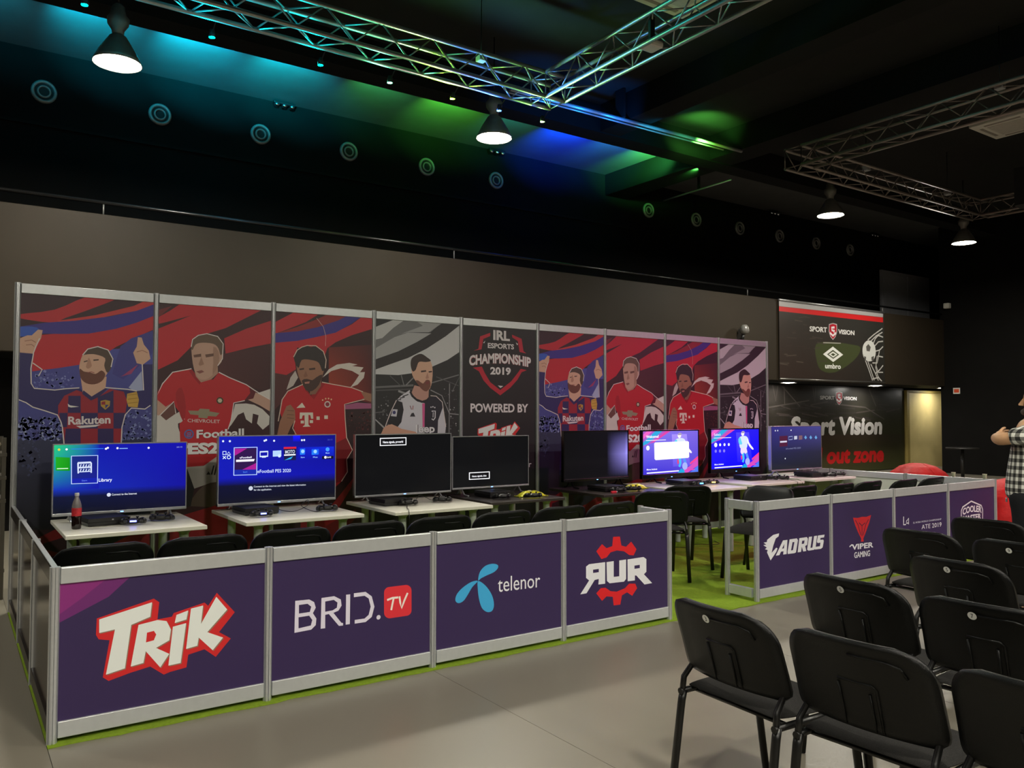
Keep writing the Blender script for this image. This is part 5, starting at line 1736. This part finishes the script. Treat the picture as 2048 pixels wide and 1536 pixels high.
# clip-on fixtures
M_FIX = mat('fixture_black', (14, 14, 14), .6)
wl = thing('wash_fixture', 'x', 'stage light')
obj('head', MB().box(-.035, .035, -.02, .012, -.012, .012, .004), M_FIX, wl)
obj('bracket', MB().box(-.006, .006, -.091, -.018, -.004, .004), M_FIX, wl)
used = []
for (x, c, p_), l in zip(WASHES, ('left of the upper left lamp', 'right of the upper left lamp', 'first in the teal glow', 'second in the teal glow', 'where teal fades to green', 'in the green glow', 'behind the middle pendant lamp', 'left in the blue glow', 'right in the blue glow', 'where blue turns green', 'at the right end of the glow')):
    place(wl, used, (x - .35, 5.64, 5.955), 0, 'tiny black LED fixture behind the roof beam, ' + l, 'LED fixtures behind the roof beam')
pf = thing('par_fixture', 'x', 'stage light')
obj('can', MB().lathe([(0, .04), (.022, .035), (.028, .0), (.030, -.04), (.026, -.04), (.0, -.02)], 14), M_FIX, pf)
obj('arm', MB().tube([(0, -.02, .0), (0, -.10, .05), (0, -.16, .07)], .006, 6), M_FIX, pf)
used = []
for (x, c, p_), l in zip(PARS, ('over the left end of the hall', 'nearest the upper left lamp', 'first in the cyan-lit stretch', 'second in the cyan-lit stretch', 'where cyan turns green', 'in the green-lit stretch', 'just before the truss corner', 'on the truss corner')):
    place(pf, used, (x, 3.70, 5.20), 0, 'tiny black LED can under the truss, ' + l, 'LED cans hanging under the truss')
# bare conduit bundle running on from the truss, catching blue and green light
cp = thing('cable_conduit', 'thin conduit bundle lit blue to green, running right from the truss corner', 'conduit', (0, 0, 0))
obj('pipe', MB().tube([(5.7, 4.56, 5.88), (10.33, 4.5, 5.88)], .028, 8), mat('conduit_grey', (170, 172, 175), .35, .5), cp)
obj('pipe', MB().tube([(5.7, 4.62, 5.86), (8.6, 4.60, 5.86), (10.0, 4.6, 5.87)], .014, 6), mat('conduit_grey', (170, 172, 175), .35, .5), cp)
for x in (6.6, 7.7):
    obj('bracket', MB().box(x - .02, x + .02, 4.48, 4.66, 5.9, CEIL_Z - .004), M_FIX, cp)
# small conduit in the next bay
cp2 = thing('cable_conduit', 'thin dim conduit under the ceiling right of the green glow', 'conduit', (0, 0, 0))
obj('pipe', MB().tube([(11.55, 7.5, 5.88), (11.5, 5.7, 5.88)], .016, 6), mat('conduit_grey', (170, 172, 175), .35, .5), cp2)
obj('bracket', MB().box(11.5, 11.54, 6.5, 6.54, 5.89, CEIL_Z - .004), M_FIX, cp2)
# ceiling cassettes
for x, y, l in ((5.80, 1.48, 'pale ceiling cassette cut by the top edge, behind the truss arm'), (13.45, 1.40, 'pinkish ceiling cassette at the right edge behind the dim truss')):
    t = thing('ceiling_cassette', l, 'air conditioner', (x, y, CEIL_Z - .04), 0, 'square ceiling air conditioning cassettes')
    obj('cover', MB().box(0, .95, 0, .95, -.03, .038, .012), M_WHITEPL, t)
    obj('grille', MB().box(.2, .75, .2, .75, -.04, -.028, .004), mat('cassette_grille', (190, 184, 174), .5), t)
    for q in ((.2, .75, .08, .13), (.2, .75, .82, .87), (.08, .13, .2, .75), (.82, .87, .2, .75)):
        obj('outlet_flap', MB().box(q[0], q[1], q[2], q[3], -.036, -.028, .002), mat('cassette_flap', (150, 140, 132), .5), t)
t = thing('wireless_router', 'small white rounded access point clipped to the dim truss arm', 'router', (5.42, 1.60, TZ0 + .02))
obj('case', MB().box(-.09, .09, -.09, .09, -.035, .035, .025), M_WHITEPL, t)
obj('bracket', MB().box(-.03, .03, -.02, .02, .03, .30, .005), M_FIX, t)
t = thing('loudspeaker', 'dark loudspeaker hanging behind the dim truss at the right edge', 'speaker', (14.1, 1.75, 4.95))
obj('cabinet', MB().prism([(-.16, -.13), (.16, -.18), (.16, .18), (-.16, .13)], 0, .62), mat('speaker_black', (22, 22, 22), .7), t)
obj('grille', MB().box(-.155, -.165, -.12, .12, .04, .58), mat('speaker_grille', (40, 40, 40), .6, .3), t)
obj('bracket', MB().box(-.02, .02, -.02, .02, .6, CEIL_Z - 4.95), M_FIX, t)

# ================================================================== FAR SIDE THINGS
def at_z(px, py, Z):
    d = _ray(px, py)
    return CAM_LOC + d * ((Z - CAM_LOC.z) / d.z)


M_BEANR = mat('red_bean_fabric', (206, 34, 36), .6, 0, .3, .12, 8, .4, 30)


def beanbag(loc, label, seed):
    t = thing('bean_bag', label, 'bean bag', loc, 0, 'red bean bags in the lounge corner')
    prof = [(0, .80), (.12, .79), (.25, .75), (.36, .67), (.44, .55), (.48, .40), (.48, .25), (.45, .10), (.38, .02), (0, 0)]
    mb = MB()

    def P(a, b):
        k = b * (len(prof) - 1)
        i = min(int(k), len(prof) - 2)
        f = k - i
        r = prof[i][0] * (1 - f) + prof[i + 1][0] * f
        z = prof[i][1] * (1 - f) + prof[i + 1][1] * f
        th = 2 * PI * a
        wr = 1 + (.035 * math.cos(8 * th) + .05 * noise.noise(Vector((math.cos(th) * 3, math.sin(th) * 3, z * 5 + seed)))) * min(1, r * 4)
        return (r * wr * math.cos(th), r * wr * math.sin(th), max(0.0, z))
    mb.grid(P, 64, 36)
    c = obj('cover', mb, M_BEANR, t)
    obj('seam', MB().tube([P(.0625 + .125, q / 24) for q in range(2, 22)], .006, 5), M_BEANR, c)
    obj('seam', MB().tube([P(.0625 + .625, q / 24) for q in range(2, 22)], .006, 5), M_BEANR, c)


p = at_z(1835, 927, .79)
beanbag((p.x, p.y, 0), 'large red bean bag showing above the right side barrier, before the yellow door', 1)
p = at_z(2034, 957, .79)
beanbag((p.x, p.y, 0), 'red bean bag at the right picture edge behind the standing person', 4)

sc = thing('security_camera', 'small dark security camera on the parapet above the last poster', 'camera', (12.62, BALC_Y - .005, 2.98))
obj('arm', MB().tube([(0, 0, 0), (0, -.10, .02), (0, -.12, .12)], .035, 10), M_BLACKPL, sc)
obj('dome', MB().lathe([(0, .20), (.05, .19), (.085, .14), (.095, .08), (.08, .02), (.0, .0)], 20, (.03, -.13, .12)), mat('dome_grey', (130, 128, 124), .25, .3), sc)
sg = thing('wall_sign', 'small orange and white square sign on the black end wall', 'sign', (END_X - .012, 6.2, 2.02))
obj('plate', MB().box(0, .011, -.085, .085, 0, .15), mat('sign_white', (220, 216, 208), .5), sg)
obj('pictogram', MB().box(-.002, 0, -.062, .062, .03, .12).prism([(-.03, .05), (.03, .05), (.03, .085), (0, .105), (-.03, .085)], -.0035, -.002, 'x'), mat('sign_orange', (214, 78, 40), .5), sg)
em = thing('wall_detector', 'small white motion detector high on the black end wall', 'detector', (END_X - .1, 6.36, 4.2))
obj('case', MB().box(-.06, .08, -.07, .07, 0, .14, .02), M_WHITEPL, em)
obj('arm', MB().box(.05, .11, -.02, .02, .05, .1), M_WHITEPL, em)
bt2 = thing('round_table', 'dark round pedestal table in the unlit corner by the end wall', 'table', (17.8, 4.7, 0))
MD = mat('dark_wood', (24, 22, 20), .5)
obj('top', MB().lathe([(0, .78), (.32, .78), (.33, .765), (.32, .75), (0, .75)], 28), MD, bt2)
obj('pedestal', MB().tube([(0, 0, .02), (0, 0, .75)], .035, 12), MD, bt2)
obj('base', MB().lathe([(0, .03), (.05, .03), (.25, .012), (.25, 0), (0, 0)], 24), MD, bt2)

# storage rack seen past the left end of the poster wall
rk = thing('storage_rack', 'metal storage rack behind the left end of the poster wall', 'rack', (-1.02, 3.55, 0))
MS = mat('rack_metal', (96, 90, 82), .4, .5)
for x in (0, .98):
    for y in (0, .45):
        obj('upright', MB().box(x - .015, x + .015, y - .015, y + .015, 0, 1.32), MS, rk)
SHZ = [at_y(10, 906, 3.55).z, at_y(10, 952, 3.55).z, at_y(10, 998, 3.55).z, .25]
for z in SHZ:
    obj('shelf', MB().box(-.02, 1.0, -.02, .47, z - .03, z, .004), MS, rk)
r = random.Random(5)
ML = [mat('stored_gear_a', (120, 112, 96), .35, .2, .5, .5, 14), mat('stored_gear_b', (60, 58, 52), .4, .3, .5, .5, 18), mat('stored_gear_c', (150, 140, 120), .3, .1, .5, .5, 16)]
cn = 0
for zi, z in enumerate(SHZ):
    for k in range(3):
        x = -.86 + .33 * k
        h = .11 + .05 * r.random()
        mb = MB()
        blob(mb, (0, 0, h / 2), (.14, .17, h / 2), 20, 12)
        me_o = obj('cable_bundle', mb, ML[(zi + k) % 3], None, (x, 3.77, z + .001))
        for v in me_o.data.vertices:
            v.co *= 1 + .25 * noise.noise(v.co * 14 + Vector((zi, k, 0)))
            v.co.z = max(v.co.z, 0)
        nm = ['top', 'second', 'third', 'bottom'][zi]
        tag(me_o, 'coiled cable bundle on the %s shelf of the storage rack, %s' % (nm, ['far end', 'middle', 'next to the poster wall'][k]), 'cable bundle', 'cable bundles on the storage rack')

# ================================================================== PERSON
M_SKIN = mat('skin', (206, 160, 120), .55, 0, .4, .05, 30)
M_HAIR = mat('dark_hair', (22, 18, 16), .6, 0, .3, .3, 60, .6, 120)
M_JEANS = mat('black_trousers', (24, 25, 28), .85, 0, .2, .15, 120)
M_SHOE = mat('dark_shoe', (30, 28, 28), .6)


def plaid():
    m = bpy.data.materials.new('black_white_plaid')
    m.use_nodes = True
    nt = m.node_tree
    b = nt.nodes['Principled BSDF']
    b.inputs['Roughness'].default_value = .9
    tc = nt.nodes.new('ShaderNodeTexCoord')
    sx = nt.nodes.new('ShaderNodeSeparateXYZ')
    nt.links.new(tc.outputs['Object'], sx.inputs[0])

    def stripes(src, f):
        mu = nt.nodes.new('ShaderNodeMath'); mu.operation = 'MULTIPLY'; mu.inputs[1].default_value = f
        nt.links.new(src, mu.inputs[0])
        fr = nt.nodes.new('ShaderNodeMath'); fr.operation = 'FRACT'
        nt.links.new(mu.outputs[0], fr.inputs[0])
        gt = nt.nodes.new('ShaderNodeMath'); gt.operation = 'GREATER_THAN'; gt.inputs[1].default_value = .5
        nt.links.new(fr.outputs[0], gt.inputs[0])
        return gt.outputs[0]
    ad = nt.nodes.new('ShaderNodeMath'); ad.operation = 'ADD'
    nt.links.new(sx.outputs['X'], ad.inputs[0]); nt.links.new(sx.outputs['Y'], ad.inputs[1])
    a = stripes(ad.outputs[0], 18.0)
    c = stripes(sx.outputs['Z'], 18.0)
    su = nt.nodes.new('ShaderNodeMath'); su.operation = 'ADD'
    nt.links.new(a, su.inputs[0]); nt.links.new(c, su.inputs[1])
    hv = nt.nodes.new('ShaderNodeMath'); hv.operation = 'MULTIPLY'; hv.inputs[1].default_value = .5
    nt.links.new(su.outputs[0], hv.inputs[0])
    rp = nt.nodes.new('ShaderNodeValToRGB')
    rp.color_ramp.interpolation = 'CONSTANT'
    rp.color_ramp.elements[0].color = (.015, .015, .015, 1)
    e = rp.color_ramp.elements.new(.3); e.color = (.18, .18, .16, 1)
    rp.color_ramp.elements[1].position = .3
    rp.color_ramp.elements[1].color = (.18, .18, .16, 1)
    rp.color_ramp.elements[-1].position = .8
    rp.color_ramp.elements[-1].color = (.72, .72, .66, 1)
    nt.links.new(hv.outputs[0], rp.inputs[0])
    nt.links.new(rp.outputs[0], b.inputs['Base Color'])
    return m


def skinned(name, verts, edges, m, parent, sub=2, root=0):
    me = bpy.data.meshes.new(name)
    me.from_pydata([v[0] for v in verts], edges, [])
    o = link(name, me, parent)
    md = o.modifiers.new('skin', 'SKIN')
    sv = me.skin_vertices[0].data
    for i, v in enumerate(verts):
        rr = v[1] if isinstance(v[1], tuple) else (v[1], v[1])
        sv[i].radius = rr
        sv[i].use_root = (i == root)
    md.use_smooth_shade = True
    sb = o.modifiers.new('subdivision', 'SUBSURF')
    sb.levels = sb.render_levels = sub
    dg = bpy.context.evaluated_depsgraph_get()
    nm = bpy.data.meshes.new_from_object(o.evaluated_get(dg))
    o.modifiers.clear()
    o.data = nm
    nm.name = name
    nm.materials.clear()
    nm.materials.append(m)
    return o


pe = thing('person', 'standing person in black and white plaid shirt with elbow raised, at the right picture edge', 'person', (6.315, -1.47, 0), math.radians(23))
V, E = [], []


def chain(start, pts):
    k = start
    for p, rr in pts:
        V.append((p, rr))
        if k is not None:
            E.append((k, len(V) - 1))
        k = len(V) - 1
    return k


chest = chain(None, [((0, 0, .95), (.110, .092)), ((0, -.005, 1.10), (.118, .095)), ((0, -.01, 1.28), (.155, .112)), ((0, -.015, 1.40), (.10, .085))])
HY = -.085
nk = chain(chest, [((0, -.03, 1.47), .052), ((0, .012 + HY, 1.53), .055), ((0, .022 + HY, 1.58), (.068, .085)), ((0, .015 + HY, 1.65), (.076, .095)), ((0, .0 + HY, 1.71), (.070, .085)), ((0, -.005 + HY, 1.755), (.04, .05))])


def hand(wr, wrist, dirv, side, curl):
    d = Vector(dirv).normalized()
    s = Vector(side).normalized()
    pn = d.cross(s)
    w0 = Vector(wrist)
    palm = chain(wr, [(tuple(w0 + d * .045), (.036, .018)), (tuple(w0 + d * .085), (.038, .016))])
    for q, ln in ((-.028, .060), (-.009, .075), (.010, .070), (.028, .054)):
        b = w0 + d * .095 + s * q
        chain(palm, [(tuple(b), .0095), (tuple(b + d * ln * .45 + pn * curl * .010), .0088), (tuple(b + d * ln * .8 + pn * curl * .028), .0082), (tuple(b + d * ln * .95 + pn * curl * .045), .0075)])
    tb = w0 + d * .035 - s * .034
    chain(palm - 1, [(tuple(tb), .011), (tuple(tb + d * .03 - s * .020 + pn * curl * .012), .010), (tuple(tb + d * .055 - s * .022 + pn * curl * .026), .009)])


ls = chain(chest, [((-.11, -.01, 1.395), .07), ((-.185, -.01, 1.375), .062), ((-.205, .075, 1.355), .050), ((-.195, .165, 1.335), .048), ((-.09, .195, 1.345), .040), ((.03, .180, 1.36), .030)])
hand(ls, (.03, .180, 1.36), (.95, -.25, .1), (.1, .1, -.95), -.7)
rs = chain(chest, [((.11, -.01, 1.395), .07), ((.185, -.01, 1.375), .062), ((.235, -.06, 1.24), .050), ((.25, -.10, 1.10), .044), ((.255, -.11, .98), .038), ((.25, -.10, .86), .029)])
hand(rs, (.25, -.10, .86), (0, .15, -1), (.1, 1, .1), -.5)
for s in (-1, 1):
    chain(0, [((s * .075, 0, .86), (.072, .078)), ((s * .10, .015, .68), .070), ((s * .105, .025, .49), .056), ((s * .105, .0, .30), .053), ((s * .105, -.02, .10), .037), ((s * .11, .04, .05), (.040, .036)), ((s * .12, .14, .04), (.042, .026))])
bd = skinned('body', V, E, M_SKIN, pe)
M_PLAID = plaid()
V, E = [], []
ch = chain(None, [((0, 0, .845), (.176, .160)), ((0, 0, .97), (.168, .158)), ((0, -.005, 1.10), (.160, .150)), ((0, -.01, 1.28), (.178, .136)), ((0, -.015, 1.385), (.125, .105)), ((0, -.012, 1.452), (.084, .078))])
base = ch - 1
chain(base, [((-.115, -.01, 1.385), .088), ((-.188, -.01, 1.372), .080), ((-.205, .06, 1.360), .070), ((-.203, .118, 1.352), .068)])
chain(base, [((.115, -.01, 1.385), .088), ((.188, .0, 1.372), .080), ((.232, -.05, 1.26), .070), ((.240, -.075, 1.19), .066)])
skinned('shirt', V, E, M_PLAID, pe)
V, E = [], []
chain(None, [((0, 0, 1.0), (.162, .138)), ((0, 0, .90), (.168, .142))])
for s in (-1, 1):
    chain(1, [((s * .088, 0, .82), (.112, .118)), ((s * .10, .015, .68), .092), ((s * .105, .025, .49), .074), ((s * .105, .0, .30), .070), ((s * .105, -.018, .085), .064)])
skinned('trousers', V, E, M_JEANS, pe)
for s in (-1, 1):
    V, E = [], []
    chain(None, [((s * .107, -.05, .045), (.046, .044)), ((s * .11, .03, .045), (.048, .044)), ((s * .12, .12, .034), (.048, .032)), ((s * .123, .18, .028), (.036, .024))])
    skinned('shoe', V, E, M_SHOE, pe)
obj('belt_buckle', MB().box(-.03, .03, .128, .140, .86, .89, .004), M_TVSILV, pe, (-.03, 0, 0))
V, E = [], []
chain(None, [((0, -.045, 1.565), (.062, .055)), ((0, -.040, 1.63), (.082, .075)), ((0, -.022, 1.70), (.084, .088)), ((0, .010, 1.755), (.074, .088)), ((0, .035, 1.78), (.045, .055))])
skinned('hair', V, E, M_HAIR, pe).location = (0, HY, 0)
hd = bd
mbn = MB()
mbn.prism([(.095, 1.655), (.13, 1.605), (.128, 1.595), (.098, 1.592)], -.014, .014, 'x')
obj('nose', mbn, M_SKIN, hd, (0, HY, 0))
for s in (-1, 1):
    eb = MB()
    blob(eb, (s * .030, .078, 1.65), (.013, .010, .007), 10, 6)
    obj('eye', eb, mat('eye_white', (225, 222, 216), .3), hd, (0, HY, 0))
    eb = MB()
    blob(eb, (s * .080, .005, 1.63), (.012, .028, .036), 10, 8)
    obj('ear', eb, M_SKIN, hd, (0, HY, 0))
    eb = MB()
    blob(eb, (s * .032, .080, 1.672), (.022, .010, .006), 10, 6)
    obj('eyebrow', eb, M_HAIR, hd, (0, HY, 0))
eb = MB()
blob(eb, (0, .086, 1.572), (.026, .010, .008), 10, 6)
obj('mouth', eb, mat('lips', (150, 92, 84), .5), hd, (0, HY, 0))
V, E = [], []
chain(None, [((-.055, .045, 1.585), .022), ((-.04, .085, 1.55), .026), ((0, .098, 1.54), .028), ((.04, .085, 1.55), .026), ((.055, .045, 1.585), .022)])
skinned('beard', V, E, mat('greying_beard', (84, 76, 70), .8, 0, .2, .3, 80), pe).location = (0, HY, 0)
